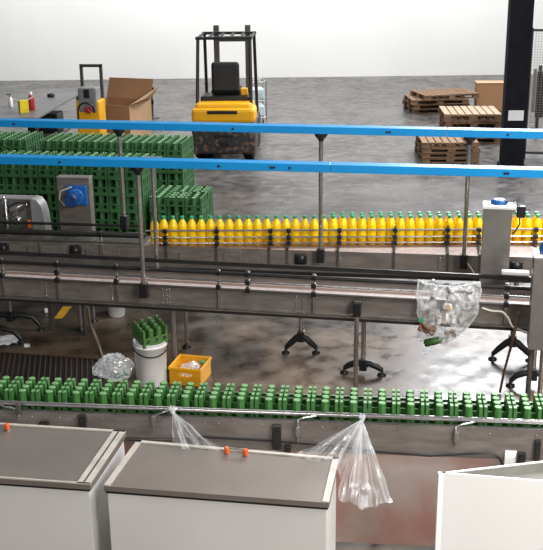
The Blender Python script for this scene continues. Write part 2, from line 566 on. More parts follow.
# ---- juice bottles
def bottle():
    t = thing('juice_bottle', 'x', 'bottle')
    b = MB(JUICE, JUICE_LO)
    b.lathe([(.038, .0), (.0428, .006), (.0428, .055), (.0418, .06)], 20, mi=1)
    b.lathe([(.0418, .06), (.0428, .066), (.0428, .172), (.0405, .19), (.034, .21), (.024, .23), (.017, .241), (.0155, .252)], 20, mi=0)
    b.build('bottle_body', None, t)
    MB().lathe([(.0175, .248), (.0185, .251), (.0185, .272), (.0165, .275)], 14).build('bottle_cap', CAP, t)
    return t


b0 = bottle()
used = False
front = []
x = 155.0
while x < 552:
    front.append(x)
    x += 9.25 + .0016 * (x - 155)
back = []
x = 333.0
while x < 552:
    back.append(x)
    x += 9.2 + .0016 * (x - 155)
LM = {0: 'yellow juice bottle with green cap at the left end of the row'}
for row, xs in (('front', front), ('back', back)):
    for i, px in enumerate(xs):
        o = b0 if not used else copy_tree(b0)
        used = True
        q = pb(px, (0 if row == 'front' else .098) + random.uniform(-.003, .003) + (.008 * math.sin(px * .5) if px > 330 else 0))
        w = f1.w(q.x, q.y, 1.0945)
        # shift along the line so the column in the photo is kept
        for _ in range(3):
            e = (px - proj(w + Vector((0, 0, .1)))[0])
            w = w + f1.d * (e / 107.0)
        o.location = w
        o.rotation_euler = (0, 0, random.uniform(0, 6))
        o['group'] = 'juice bottles on the conveyor'
        o['label'] = ('yellow juice bottle with green cap, %s from the left in the %s row' % (nth(i + 1), 'front' if row == 'front' else 'shorter back'))

# ---- conveyor 3: crates in front
W, LC, HC = .178, .262, .165
f3 = Frame(at(-50, 389.3 - .0347 * 50, 1.015), at(600, 389.3 + .0347 * 600, 1.015))
L3 = f3.L
ZB = .85
t3 = thing('crate_conveyor', 'long steel conveyor in the foreground packed with green crates', 'conveyor', f3.O, f3.a)
MB().box(0, L3, -.06, .28, ZB - .03, ZB - .001).build('belt', BELT_K, t3)
zr = f3.pl(270, 412, -.05)
ZR3 = zr.z
MB().tube([(0, -.055, ZR3), (L3, -.055, ZR3)], .0165, 12).build('guide_rail', CHROME, t3)
MB().tube([(0, .275, ZB + .065), (L3, .275, ZB + .065)], .012, 10).build('rear_guide_rail', CHROME, t3)
VP = -.10
ztop = f3.pl(270, 420, VP).z
sp = MB(STEEL, CHROME)
sp.box(0, L3, VP, VP + .01, ztop - .21, ztop)
sp.box(0, L3, VP, VP + .03, ztop - .004, ztop + .001, 1)
for i in range(40):
    u = .2 + i * (L3 - .4) / 40
    bolts(sp, [(u, 0, ztop - .035)], VP, .005)
sp.build('side_panel', None, t3)
MB().box(0, L3, VP + .02, VP + .03, ztop - .06, ZB - .035).build('chain_guard', BELT_K, t3)
MB().box(0, L3, VP + .03, VP + .045, .04, ztop - .2).build('lower_panel', RUSTY, t3)
MB().box(0, L3, .285, .295, .6, ZB + .02).build('rear_panel', STEEL, t3)
for u in (.4, 1.6, 2.8, 3.9):
    MB().bbox(u - .03, u + .03, .26, .32, .001, .82, .006).build('support_leg', STEEL_D, t3)
def wire(pts, r, name, m, t, fr, v=None, n=8):
    return MB().tube(pts, r, n).build(name, m, t)
# bent rod handles holding the rail
for pts in (((-4, 402), (4, 407), (19, 409), (19, 418)), ((178, 408.5), (170, 410), (154.5, 415), (154.5, 430)), ((318, 415), (304, 417.5), (298, 419.5), (298, 441)), ((475, 421.5), (463, 424), (456, 426.5), (456, 446))):
    vs = (-.06, -.09, VP - .02, VP - .02)
    P = [f3.pl(px, py, v) for (px, py), v in zip(pts, vs)]
    o = MB().tube(P, .0075, 8).build('rail_bracket', CHROME, t3)
    e = P[-1]
    MB().bbox(e.x - .014, e.x + .014, VP - .034, VP - .001, e.z + .03, e.z + .1, .004).build('bracket_clamp', STEEL_L if pts[0][0] > 100 else STEEL_D, o)
for px, py, w, h in ((45, 423.5, .03, .02), (83, 421, .024, .05), (277, 436, .028, .085), (288, 449, .02, .035), (521, 457, .026, .04), (537, 449, .018, .07)):
    q = f3.pl(px, py, VP)
    MB().bbox(q.x - w, q.x + w, VP - .03, VP - .001, q.z - h, q.z + h, .006).lathe([(.014, 0), (.014, .015)], 10, X=Matrix.Translation((q.x, VP - .03, q.z + h * .4)) @ Matrix.Rotation(PI / 2, 4, 'X')).build('bracket', BLACK_M, t3)
q = f3.pl(510, 462, VP)
MB().box(q.x - .035, q.x + .035, VP - .012, VP - .001, q.z - .06, q.z + .08).build('steel_plate', WHITE, t3)
P = [f3.pl(px, py, VP - .012) for px, py in ((200, 437), (270, 441), (340, 447), (380, 452), (430, 456), (470, 454), (492, 453), (499, 458), (506, 472))]
MB().tube(P, .006, 8).build('cable', BLACK, t3)
P = [f3.pl(px, py, VP - .002) for px, py in ((92, 437), (130, 439), (200, 440))]
MB().tube(P, .012, 8).build('pipe', STEEL_D, t3)


# ---- crates
def crate_mesh(mbody, mtop, nx=2, ny=3):
    w, l = W * nx / 2, LC * ny / 3
    b = MB(mbody, mtop)
    hx, hy = w / 2 - .002, l / 2 - .002
    t = .006
    # open lattice floor
    b.box(-hx, hx, -hy, -hy + t, 0, .012); b.box(-hx, hx, hy - t, hy, 0, .012)
    cxs = [-hx + (i + .5) * 2 * hx / nx for i in range(nx)]
    cys = [-hy + (j + .5) * 2 * hy / ny for j in range(ny)]
    for cx in cxs:
        for cy in cys:
            n = 6
            pts = [(cx + .03 * math.cos(PI * 2 * k / n), cy + .03 * math.sin(PI * 2 * k / n), .006) for k in range(n + 1)]
            for k in range(n):
                b.tube([pts[k], pts[k + 1]], .0055, 4, mi=1, caps=False)
                o = ((pts[k][0] - cx) * 1.36 + cx, (pts[k][1] - cy) * 1.36 + cy, .006)
                b.tube([pts[k], o], .0045, 4, mi=0, caps=False)
    # walls with window holes
    def wall(along, c, sgn, n, hl):
        def bx(a0, a1, z0, z1):
            c0, c1 = sorted((c, c - sgn * t))
            if along == 'x':
                b.box(a0, a1, c0, c1, z0, z1)
            else:
                b.box(c0, c1, a0, a1, z0, z1)
        bx(-hl, hl, 0, .038)
        bx(-hl, hl, .078, .096)
        for i in range(n + 1):
            a = -hl + i * 2 * hl / n
            bx(max(-hl, a - .022), min(hl, a + .022), .038, .078)
    for sg in (-1, 1):
        wall('x', sg * hy, sg, nx, hx)
        wall('y', sg * hx, sg, ny, hy)
    # dividers
    for i in range(1, nx):
        a = -hx + i * 2 * hx / nx
        b.box(a - .003, a + .003, -hy, hy,   .012, .104)
    for j in range(1, ny):
        a = -hy + j * 2 * hy / ny
        b.box(-hx, hx, a - .003, a + .003, .012, .104)
    # posts
    for i in range(nx + 1):
        for j in range(ny + 1):
            a = -hx + i * 2 * hx / nx
            c = -hy + .032 + j * (2 * hy - .064) / ny
            if i in (0, nx):
                sg = 1 if i == 0 else -1
                x0, x1 = sorted((a, a + sg * .025))
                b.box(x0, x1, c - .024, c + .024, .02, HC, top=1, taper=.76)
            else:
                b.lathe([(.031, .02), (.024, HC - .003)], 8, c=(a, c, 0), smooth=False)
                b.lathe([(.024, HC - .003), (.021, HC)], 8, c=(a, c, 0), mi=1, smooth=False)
    return b


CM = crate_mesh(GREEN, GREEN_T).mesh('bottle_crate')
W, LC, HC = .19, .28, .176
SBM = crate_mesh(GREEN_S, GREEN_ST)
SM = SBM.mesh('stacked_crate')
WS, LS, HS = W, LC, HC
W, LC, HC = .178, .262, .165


def crate(me, loc, a, label, group, flip=False):
    o = bpy.data.objects.new('bottle_crate', me)
    C.objects.link(o)
    o.location = loc
    o.rotation_euler = (PI if flip else 0, 0, a)
    return tag(o, label, 'crate', group)


n = 0
u = f3.pl(22, 390, 0).x - 2 * (W + .001)
crs = []
while u < L3 - .1:
    crs.append(u)
    u += W + .001
below = {7: 'in front of the white bucket', 8: 'in front of the yellow bin', 5: 'in front of the crumpled clear bag'}
for i, u in enumerate(crs):
    px, py = proj(f3.w(u, .13, ZB))
    crate(CM, f3.w(u, LC / 2 - .032, ZB), f3.a, 'green plastic bottle crate, %s from the left on the foreground conveyor' % nth(i + 1), 'crates on the foreground conveyor')

# ---- crate stacks at the back left
ST = .1772
NL = 8
PZ = .146
ZT = PZ + NL * ST
sA = at(141.5, 164, ZT)
fs = Frame(sA, sA + Vector((math.cos(-.17), math.sin(-.17), 0)))
OFF = [0]
core = MB(GREEN_S, GREEN_ST)


def stack(name, u1, v0, cols, rows, layers, show, side, lname, flips=()):
    """crates hang left of u1; show[j]: how many top layers of row j stand as crates of their own"""
    for k in range(layers):
        for i in range(cols):
            for j in range(rows):
                top = layers - 1 - k
                vis = top < show[j] or (i == 0 and top < side) or (i < 3 and j == 0 and top < show[0])
                u = u1 - (i + .5) * (WS + .0015)
                v = v0 + (j + .5) * (LS + .002)
                z = PZ + k * ST
                if vis:
                    tl = 'top' if top == 0 else nth(top + 1) + '-from-top'
                    fl = (i, j, top) in flips
                    crate(SM, fs.w(u, v, z + (HS if fl else 0)), fs.a,
                          'green crate in the %s stack, %s layer, %s from its right side%s' % (lname, tl, nth(i + 1), '' if rows == 1 else (', front row' if j == 0 else (', rear row' if j == rows - 1 else ', middle row'))) ,
                          'crates in the %s stack' % lname, fl)
                    if fl:
                        C.objects[-1]['label'] = 'upside-down green crate showing its lattice base, on the low right-hand stack, ' + ('front' if j == 0 else 'rear')
                else:
                    X = Matrix.Translation(fs.w(u, v, z)) @ Matrix.Rotation(fs.a, 4, 'Z')
                    n0 = len(core.v)
                    core.v.extend([X @ p for p in SBM.v])
                    core.f.extend([tuple(n0 + q for q in f) for f in SBM.f])
                    core.mi.extend(SBM.mi); core.sm.extend(SBM.sm)
    # pallet under the stack
    p = MB()
    x0, x1, y0, y1 = u1 - cols * (WS + .0015) - .02, u1 + .02, v0 - .03, v0 + rows * (LS + .002) + .03
    m = 7
    for q in range(m):
        yy = y0 + q * (y1 - y0 - .09) / (m - 1)
        p.box(x0, x1, yy, yy + .09, .118, .144)
    for xx in (x0, (x0 + x1) / 2 - .05, x1 - .1):
        p.box(xx, xx + .1, y0, y1, .001, .118)
    o = p.build('wooden_pallet', WOOD, None, fs.O, fs.a)
    tag(o, 'wooden pallet carrying the %s stack of green crates' % lname, 'pallet')


stack('near', 0, 0, 9, 2, NL, (6, 1), 6, 'nearest wide')
gB = fs.l(at(182, 143.5, ZT))
stack('far', gB.x, gB.y, 9, 2, NL, (3, 1), 6, 'rear wide')
gA = fs.l(at(32, 139, ZT))
stack('corner', min(gA.x, gB.x - 9 * (WS + .002) - .16), gB.y + .02, 4, 2, NL, (2, 1), 1, 'rear far-left')
gD = fs.l(at(195, 196, PZ + 6 * ST))
uD = max(gD.x, 3 * (WS + .002) + .05)
stack('low', uD, .02, 3, 2, 6, (5, 1), 5, 'low right-hand', flips=((1, 0, 0), (0, 1, 0)))
co = core.build('bottle_crate')
tag(co, 'green crates filling the lower and inner layers of the pallet stacks', 'crate', None, 'stuff')

# ------------------------------------------------------------------ blue beams and their posts
def beam_group(pA, v, fr, dz, ys, label_pos, seams, post_pxs):
    pass


def make_beam(fr, basepx, basepy, basev, cl, hgt, dep, label, screws, seams):
    """beam whose height follows from a post standing on the line; cl: lower front edge in the photo"""
    q = fr.pl(basepx, basepy, basev)
    w = fr.w(q.x, q.y - dep / 2, 0)
    zt = zfor(w.x, w.y, cl(basepx))
    fb = Frame(at(-30, cl(-30), zt), at(575, cl(575), zt))
    t = thing('blue_beam', label, 'beam', (fb.O.x, fb.O.y, zt), fb.a)
    cuts = [0] + [fb.pl(s, cl(s) - 4, 0).x for s in seams] + [fb.L]
    for a, b in zip(cuts[:-1], cuts[1:]):
        MB().bbox(a + .0015, b - .0015, 0, dep, 0, hgt, .004).build('beam_section', BLUE, t)
    for sx in screws:
        u = fb.pl(sx, cl(sx) - 4, 0).x
        MB().lathe([(.011, 0), (.011, .006), (.006, .012)], 8, X=Matrix.Translation((u, -.0005, hgt * .5)) @ Matrix.Rotation(PI / 2, 4, 'X')).build('screw', BLACK, t)
    return fb, zt


HB = .063
DB = .12
clF = lambda x: 127.0 + .0225 * x
clN = lambda x: 164.3 + .0258 * x
fbF, zF = make_beam(f1, 321, 257, -.055, clF, HB, DB, 'bright blue square beam nearer the top, crossing above the juice bottles', (14, 233, 387, 390, 508), (165, 447))
fbN, zN = make_beam(f2, 143, 290, -.095, clN, HB, DB, 'bright blue square beam lower in view, crossing in front of the crate stacks', (60, 219, 271, 274, 290, 505, 508), (330,))


def post(fb, zt, px, ztop_px, bottom, label):
    """chrome post hanging between a beam and a conveyor. bottom: photo row of the lower end"""
    u = fb.pl(px, ztop_px, DB / 2).x
    w = fb.w(u, DB / 2, 0)
    zb = zfor(w.x, w.y, bottom)
    t = thing('rail_post', label, 'post', (w.x, w.y, zb), fb.a)
    h = zt - zb
    MB().tube([(0, 0, .02), (0, 0, h - .045)], .019, 14).build('pole', CHROME, t)
    MB().lathe([(.022, h - .07), (.03, h - .05), (.05, h - .03), (.058, h - .012), (.058, h - .001)], 14).build('top_bracket', BLACK, t)
    MB().bbox(-.034, .034, -.034, .03, -.03, .10, .008).build('base_clamp', BLACK, t)


post(fbF, zF, 321, 138, 259, 'steel post with black base clamp, standing midway along the juice line')
post(fbF, zF, 469.5, 142, 265, 'steel post standing beside the tall steel drive column')
post(fbF, zF, 119, 131, 226, 'steel post rising from the rear of the juice line before green crates')
post(fbN, zN, 137.5, 168, 294, 'steel post clamped to the empty conveyor left of the bottles')
# the free-standing flanged post left of the first bottles
u = f2.pl(157, 262, .335)
w = f2.w(u.x, .335, 0)
zt = zfor(w.x, w.y, 157)
t = thing('rail_post', 'steel post with flat top plate, directly before the first juice bottle', 'post', (w.x, w.y, .88), f2.a)
MB().tube([(0, 0, 0), (0, 0, zt - .892)], .0175, 14).build('pole', CHROME, t)
MB().bbox(-.075, .075, -.045, .045, zt - .892, zt - .88, .003).build('top_plate', STEEL_L, t)
MB().bbox(-.03, .03, -.053, .03, .02, .12, .006).build('base_clamp', STEEL_D, t)

# ------------------------------------------------------------------ drive columns and motors
# tall steel column between the two lines at the right
pl = f2.pl(494, 276, .43)
w = f2.w(pl.x, .43, 0)
zt = zfor(w.x, w.y, 207)
wd = 26 / 112.0
t = thing('drive_tower', 'tall plain steel column with blue motor cap, among the juice bottles', 'machine', (w.x, w.y, 0), f2.a)
MB().bbox(-wd / 2, wd / 2, 0, .17, .88, zt, .006).build('column_housing', STEEL_L, t)
MB().box(-.08, .08, -.149, -.001, .9, .95).build('mounting_bracket', STEEL_D, t)
MB().bbox(-wd / 2 - .006, wd / 2 + .03, -.006, .18, zt - .02, zt + .004, .004).build('top_cover', WHITE_E, t)  # white here paints the light falling on the steel column's top
MB().lathe([(.07, zt + .005), (.07, zt + .02), (.055, zt + .035), (.045, zt + .04)], 20, c=(0.01, .11, 0)).build('motor', BLUE_M, t)
o = MB().bbox(wd / 2 + .035, wd / 2 + .105, .0, .06, zt - .085, zt + .01, .008).build('switch_box', BLACK, t)
MB().tube([(wd / 2 + .06, .03, zt - .085), (wd / 2 + .065, .02, zt - .14), (wd / 2 + .04, .02, zt - .19), (wd / 2 + .01, .01, zt - .23)], .006, 8).build('cable', BLACK, o)
MB().tube([(.05, .08, zt + .03), (.12, .06, zt + .03), (wd / 2 + .06, .03, zt + .008)], .006, 8).build('cable', STEEL_D, t)
# white tray beside it
q = f2.pl(515, 277, .345)
tag(MB().bbox(-.11, .11, 0, .06, 0, .03, .004).build('white_tray', WHITE_E, None, f2.w(q.x, .305, 1.152), f2.a), 'small white tray on the rear rail right of the tall steel column', 'tray')

# steel cabinet at the right edge
pl = f2.pl(527, 340, -.16)
w = f2.w(pl.x, -.33, 0)
zt = zfor(w.x, w.y, 258)
zb = zfor(w.x, w.y, 350)
t = thing('drive_cabinet', 'steel drive cabinet with blue motor hanging at the right edge on a leg', 'machine', (w.x, w.y, 0), f2.a)
MB().bbox(0, .42, 0, .22, zb, zt, .006).build('cabinet_housing', STEEL_L, t)
MB().bbox(-.006, .43, -.006, .226, zt, zt + .014, .004).build('top_cover', WHITE_E, t)  # steel top coloured white to imitate the light on it
MB().lathe([(.07, zt + .014), (.075, zt + .05), (.06, zt + .09), (.045, zt + .1)], 18, c=(.11, .1, 0)).bbox(.05, .1, .05, .1, zt + .014, zt + .06, .01).build('motor', BLUE_M, t)
for x in (.03, .12):
    p = MB().tube([(x, .08, zb), (x, .08, .04)], .02, 12).build('support_leg', STEEL_D if x < .1 else CHROME, t)
    k = MB(BLACK)
    if x < .1:
        for sg in (-1, 1):
            k.tube([(x, .08, .13), (x + sg * .1, .08, .15), (x + sg * .18, .08, .1), (x + sg * .2, .08, .02)], .028, 8)
            k.lathe([(.04, .001), (.04, .014), (.015, .03)], 12, c=(x + sg * .2, .08, 0))
    else:
        k.lathe([(.05, .001), (.05, .012), (.02, .05)], 12, c=(x, .08, 0))
    k.build('foot', None, p)

# motor panel and gearbox unit behind the juice line on the left
VB = .42
q0, q1 = f1.pl(60, 225, VB), f1.pl(92, 225, VB)
zt = f1.pl(66, 178.5, VB).z
w = f1.w(q0.x, VB, 0)
t = thing('motor_panel', 'dark steel upright box with blue round motor on its front', 'machine', (w.x, w.y, 0), f1.a)
wd = q1.x - q0.x
MB().bbox(0, wd, 0, .11, .95, zt, .006).build('box_housing', STEEL, t)
MB().tube([(wd / 2, .05, .95), (wd / 2, .05, .001)], .02, 10).build('support_leg', STEEL_D, t)
MB().bbox(-.005, wd + .005, -.005, .115, zt, zt + .012, .004).build('top_cover', STEEL_L, t)
mq = f1.pl(76, 196, VB)
mx = mq.x - q0.x
RX = Matrix.Translation((mx, 0, mq.z)) @ Matrix.Rotation(PI / 2, 4, 'X') @ Matrix.Rotation(.15, 4, 'Y')
o = MB().bbox(mx - .09, mx + .12, -.03, -.001, mq.z - .09, mq.z + .11, .015).lathe([(.082, 0), (.082, .06), (.075, .065)], 20, X=RX).build('motor', BLUE_M, t)
MB().lathe([(.066, .06), (.066, .15), (.055, .165)], 20, X=RX @ Matrix.Translation((-.03, -.01, 0))).build('motor_cover', mat('dark_blue_plastic', (.008, .05, .2), .35), o)
MB().tube([(mx - .02, -.05, mq.z + .1), (mx - .13, -.06, mq.z + .06), (mx - .15, -.05, mq.z - .02), (mx - .1, -.05, mq.z - .09)], .009, 8).build('cable', HOSE_W, t)
q0, q1 = f1.pl(-8, 222, VB - .02), f1.pl(45, 222, VB - .02)
zt = f1.pl(20, 198, VB).z
w = f1.w(q0.x, VB - .02, 0)
wd = q1.x - q0.x
t = thing('gearbox_unit', 'chrome gearbox in a grey rounded hood beside the stacked crates', 'machine', (w.x, w.y, 0), f1.a)
hood = [(wd - .02, .16)]
hp = MB()
prof = [(wd - .13, zt), (wd - .07, zt - .015), (wd - .03, zt - .07), (wd - .01, zt - .16), (wd, zt - .3), (wd, .9)]
hp.add([(x, 0.0, z) for x, z in prof] + [(x, .16, z) for x, z in prof], [(i, i + 1, len(prof) + i + 1, len(prof) + i) for i in range(len(prof) - 1)], 0, True)
hp.add([(x, 0.0, z) for x, z in prof] + [(wd - .13, 0, .9)], [tuple(range(len(prof) + 1))])
hp.box(0, wd - .125, .14, .16, .9, zt)
hp.box(0, wd - .125, 0, .16, zt - .012, zt)
hp.build('hood', GREY, t)
MB().box(wd * .86 - .02, wd * .86 + .02, .125, .155, .001, .9).build('stand', STEEL_D, t)
g = MB()
g.lathe([(.05, 0), (.05, .1), (.035, .12), (.02, .15)], 14, X=Matrix.Translation((.19, .06, 1.28)) @ Matrix.Rotation(1.1, 4, 'Y'))
g.bbox(.08, .16, .03, .11, 1.14, 1.33, .012)
g.tube([(.155, .0, 1.1), (.155, .0, 1.4), (.13, .02, 1.42)], .012, 8)
g.tube([(.2, .02, 1.22), (.3, .02, 1.32), (.36, .02, 1.36)], .014, 8)
g.lathe([(.045, 0), (.045, .05), (.03, .06)], 14, X=Matrix.Translation((.26, .03, 1.2)) @ Matrix.Rotation(PI / 2, 4, 'X'))
g.box(.05, .33, .05, .12, .9, 1.16)
g.build('gearbox', CHROME, t)
MB().bbox(.36, .39, -.005, .03, 1.12, 1.2, .006).build('indicator_lamp', ORANGE, t)

# ------------------------------------------------------------------ cabinets in the foreground
ZC = 1.0


def cabinet(label, BL, BR, FR, FL, edges):
    P = [at(x, y, ZC) for x, y in (BL, BR, FR, FL)]
    c = sum(P, Vector()) / 4
    t = thing('covered_cabinet', label, 'cabinet', (c.x, c.y, 0))
    poly = [(p.x - c.x, p.y - c.y) for p in P]
    sh = [(x * .975, y * .95) for x, y in poly]
    MB().prism(sh, .002, ZC - .045).build('cabinet_body', FRONT, t)
    MB().prism([(x * .99, y * .98) for x, y in poly], ZC - .045, ZC - .03).build('seal', BLACK, t)
    lid = MB().prism(poly, ZC - .03, ZC).build('lid', LID, t)
    Q = [Vector((x, y, 0)) for x, y in poly]
    for i, wd in edges:
        a, b = Q[i], Q[(i + 1) % 4]
        nrm = Vector((a.y - b.y, b.x - a.x, 0)).normalized()
        if nrm.dot(-a) < 0:
            nrm = -nrm
        MB().prism([(a.x, a.y), (b.x, b.y), (b.x + nrm.x * wd, b.y + nrm.y * wd), (a.x + nrm.x * wd, a.y + nrm.y * wd)], ZC + .0005, ZC + .008).build('lid_edge', LIDE, lid)
        if wd > .05:
            MB().prism([(a.x + nrm.x * .032, a.y + nrm.y * .032), (b.x + nrm.x * .032, b.y + nrm.y * .032), (b.x + nrm.x * .04, b.y + nrm.y * .04), (a.x + nrm.x * .04, a.y + nrm.y * .04)], ZC + .008, ZC + .012).build('lid_edge', STEEL_D, lid)
    return t


cabinet('wide steel cabinet with flat grey lid, leftmost in the foreground', (-60, 420), (126, 431.5), (90, 485), (-80, 473), ((0, .02), (1, .075), (2, .012)))
cabinet('steel cabinet with flat grey lid, between the two clear films', (137, 441), (339, 458.5), (329, 503), (104, 486), ((0, .024), (1, .035), (3, .03)))

# white open box at the lower right
A, B, Cc = at(438, 472.5, ZC), at(580, 456.5, ZC), at(580, 484, ZC)
t = thing('white_bin', 'open white box with grey inside at the lower right corner', 'box', (A.x, A.y, 0))
q = lambda p: (p.x - A.x, p.y - A.y)
a, b, c = q(A), q(B), q(Cc)


def slab(p, r, th, z0, z1):
    d = (Vector(r) - Vector(p)).normalized()
    n = Vector((-d.y, d.x)) * th
    return [(p[0], p[1]), (r[0], r[1]), (r[0] + n.x, r[1] + n.y), (p[0] + n.x, p[1] + n.y)]


mb = MB()
mb.prism(slab(a, b, -.012, 0, 0), .002, ZC)
mb.prism(slab(c, a, -.012, 0, 0), .002, ZC)
mb.prism(slab(b, c, -.012, 0, 0), .002, ZC)
mb.build('box_wall', WHITE_E, t)
dd = (Vector(b) - Vector(a)).normalized()
nn = Vector((-dd.y, dd.x))
ia = Vector(a) + dd * .07 - nn * .0125
ib = Vector(b) - dd * .05 - nn * .0125
MB().prism([(ia.x, ia.y), (ib.x, ib.y), (ib.x - nn.x * .006, ib.y - nn.y * .006), (ia.x - nn.x * .006, ia.y - nn.y * .006)], .5, ZC - .004).build('inner_panel', GREY_IN, t)
ctr = ((a[0] + b[0] + c[0]) / 3, (a[1] + b[1] + c[1]) / 3)
MB().prism([(ctr[0] + (p[0] - ctr[0]) * .93, ctr[1] + (p[1] - ctr[1]) * .93) for p in (a, b, c)], .5, ZC - .05).build('liner', GREY_IN, t)

# orange toggle handles resting on the cabinets' back edge
def toggle(x0, x1, y0, y1, label, rod):
    p0, p1 = at(x0, y0, ZC + .03), at(x1, y1, ZC + .03)
    w = (p0 + p1) / 2
    t = thing('toggle_handle', label, 'handle', (w.x, w.y, ZC + .001))
    for p in ((p0, p1) if rod else (p0,)):
        d = p - w
        MB().lathe([(.013, .001), (.016, .012), (.014, .025), (.017, .035), (.012, .042)], 12, c=(d.x, d.y, 0)).build('grip', ORANGE, t)
    if rod:
        MB().tube([(p0 - w).to_2d().to_3d() + Vector((0, 0, .036)), (p1 - w).to_2d().to_3d() + Vector((0, 0, .036))], .007, 8).build('rod', CHROME, t)
    else:
        MB().lathe([(.02, 0), (.02, .004)], 12, c=((p0 - w).x, (p0 - w).y, 0)).build('washer', CHROME, t)


toggle(227, 245.5, 449, 451, 'pair of orange grips joined by a steel rod on the lid edge', True)
toggle(7, 9, 425.5, 425.6, 'single orange knob at the left edge of the foreground', False)


# ------------------------------------------------------------------ plastic films
def fan_film(name, label, knot, foot, pleats, amp, seed, sag=.0):
    """film gathered in a knot on the conveyor rail, fanning out to a lower line"""
    K0 = f3.pl(knot[0], knot[1], VP - .03)
    Kw = f3.w(*K0)
    t = thing(name, label, 'plastic film', Kw)
    rnd = random.Random(seed)
    ph = [rnd.uniform(0, 6) for _ in range(8)]

    def fn(i, j):
        s = foot(i) - Kw
        e = j ** 1.0
        p = s * e
        # pleats run down the fan and open with distance
        wv = math.sin(i * pleats * 2 * PI + ph[0]) + .6 * math.sin(i * pleats * 3.7 + ph[1] + j * 1.5)
        k = amp * (.1 + e) * wv
        k += .02 * e * noise.noise(Vector((i * 9, j * 6, seed)))
        p = p + f3.n * (-abs(k)) + f3.d * (k * .5) + Vector((0, 0, -sag * math.sin(e * PI) + .03 * e * noise.noise(Vector((i * 7, j * 4, seed + 5)))))
        return p
    o = MB().grid(fn, 120, 30).build('film_sheet', FILM_P, t)
    ca = o.data.color_attributes.new('crease', 'FLOAT_COLOR', 'POINT')
    idx = 0
    for jj in range(31):
        for ii in range(121):
            i, j = ii / 120, jj / 30
            k = .5 + .5 * math.sin(i * pleats * 4.6 * PI + ph[2]) * math.sin(i * pleats * 7.3 + ph[3])
            k = k ** 2 * .42 + .5 * max(0, 1 - j * 2.0) + .3 * noise.noise(Vector((i * 22, j * 1.2, seed))) + .25 * max(0, noise.noise(Vector((i * 7, j * .8, seed + 3))))
            k = max(0, min(1, k))
            ca.data[idx].color = (k, k, k, 1)
            idx += 1
    kn = MB()
    for q in range(6):
        a = q * 1.05
        kn.tube([Vector((0, 0, -.012)), Vector((.012 * math.cos(a), .008 * math.sin(a), .008)), Vector((.02 * math.cos(a), -.012 + .01 * math.sin(a), .03 + .006 * (q % 3)))], .009, 6, rs=[.011, .009, .004])
    kn.lathe([(.008, -.02), (.016, -.008), (.017, .002), (.008, .014)], 10)
    kn.build('knot', FILM_B, t)
    return t


def foot_on(points, z):
    """piecewise line of photo points at given heights"""
    W3 = [at(x, y, zz) for (x, y), zz in zip(points, z)]

    def g(i):
        s = i * (len(W3) - 1)
        k = min(int(s), len(W3) - 2)
        return W3[k].lerp(W3[k + 1], s - k)
    return g


fan_film('clear_film', 'clear plastic film tied to the rail, fanning down left of the orange grips', (172.5, 411), foot_on([(172, 442), (186, 446), (203, 448.5), (223, 450)], [ZC + .05] * 4), 5, .012, 3)
fan_film('clear_film', 'large clear plastic film tied to the rail, spreading over the cabinet end', (362, 419), foot_on([(290, 458), (316, 459.5), (337, 461), (340, 499), (352, 505), (374, 505), (394, 500)], [1.06, 1.06, 1.06, .93, .9, .88, .86]), 7, .016, 9)

# hanging bag of scraps on the empty conveyor
VBg = -.06
tl, tr_ = f2.pl(418, 280, VBg), f2.pl(481, 281, VBg)
bt = thing('scrap_bag', 'clear plastic bag of scraps hanging from the empty conveyor rail', 'bag', f2.w(tl.x, VBg, 0), f2.a)
left_edge = [(418, 280), (417, 295), (418, 312), (422, 327), (430, 340), (441, 344)]
right_edge = [(481, 281), (480, 296), (478, 312), (470, 324), (458, 335), (446, 344)]


def edge(pts, s):
    s *= len(pts) - 1
    k = min(int(s), len(pts) - 2)
    e = s - k
    return pts[k][0] * (1 - e) + pts[k + 1][0] * e, pts[k][1] * (1 - e) + pts[k + 1][1] * e


def bag_fn(back):
    def fn(i, j):
        l = edge(left_edge, j)
        r = edge(right_edge, j)
        x, y = l[0] * (1 - i) + r[0] * i, l[1] * (1 - i) + r[1] * i
        y += 7 * math.sin(PI * i) * (1 - j) * (0.4 if back else 1.0) * .6
        p = f2.pl(x, y, VBg)
        bul = math.sin(PI * min(1, max(0, i))) ** .6 * (math.sin(PI * min(1, j * .85 + .12)) ** .8)
        d = (.09 if not back else -.012) * bul
        cr = noise.noise(Vector((x * .12, y * .12, 3.0 + back))) * .03 + noise.noise(Vector((x * .3, y * .3, 9.0))) * .014
        cr += .012 * math.sin((x - 418) * .5 + (y - 280) * .35 * (1 if i < .5 else -1))
        return Vector((p.x - tl.x + cr * .3, -d - (0 if back else abs(cr)) + (cr * .2 if back else 0), p.z + cr * .3))
    return fn


mb = MB().grid(bag_fn(False), 60, 50)
mb.grid(bag_fn(True), 30, 30)
mb.build('bag_film', FILM, bt)
rim = MB()
rim.tube([bag_fn(False)(i / 20, 0.0) for i in range(21)], .008, 6)
rim.tube([bag_fn(False)(0.0, j / 20) for j in range(18)], .007, 6)
rim.tube([bag_fn(False)(1.0, j / 20) for j in range(18)], .007, 6)
rim.build('bag_hem', FILM_B, bt)


def in_bag(px, py, dv):
    return f2.w(*f2.pl(px, py, VBg - dv))


p = in_bag(434, 341, .04)
g = thing('green_bottle', 'dark green crushed bottle at the bottom of the hanging clear bag', 'bottle', p, f2.a)
X = Matrix.Rotation(1.25, 4, 'Y')
MB().lathe([(.02, -.08), (.032, -.07), (.032, .02), (.028, .045), (.012, .075), (.012, .095)], 14, X=X).build('bottle_body', mat('dark_green_plastic', (.02, .07, .02), .25, 0, (.06, .13, .03), 20), g)
MB().lathe([(.014, .095), (.014, .11)], 10, X=X).build('bottle_cap', CAP, g)


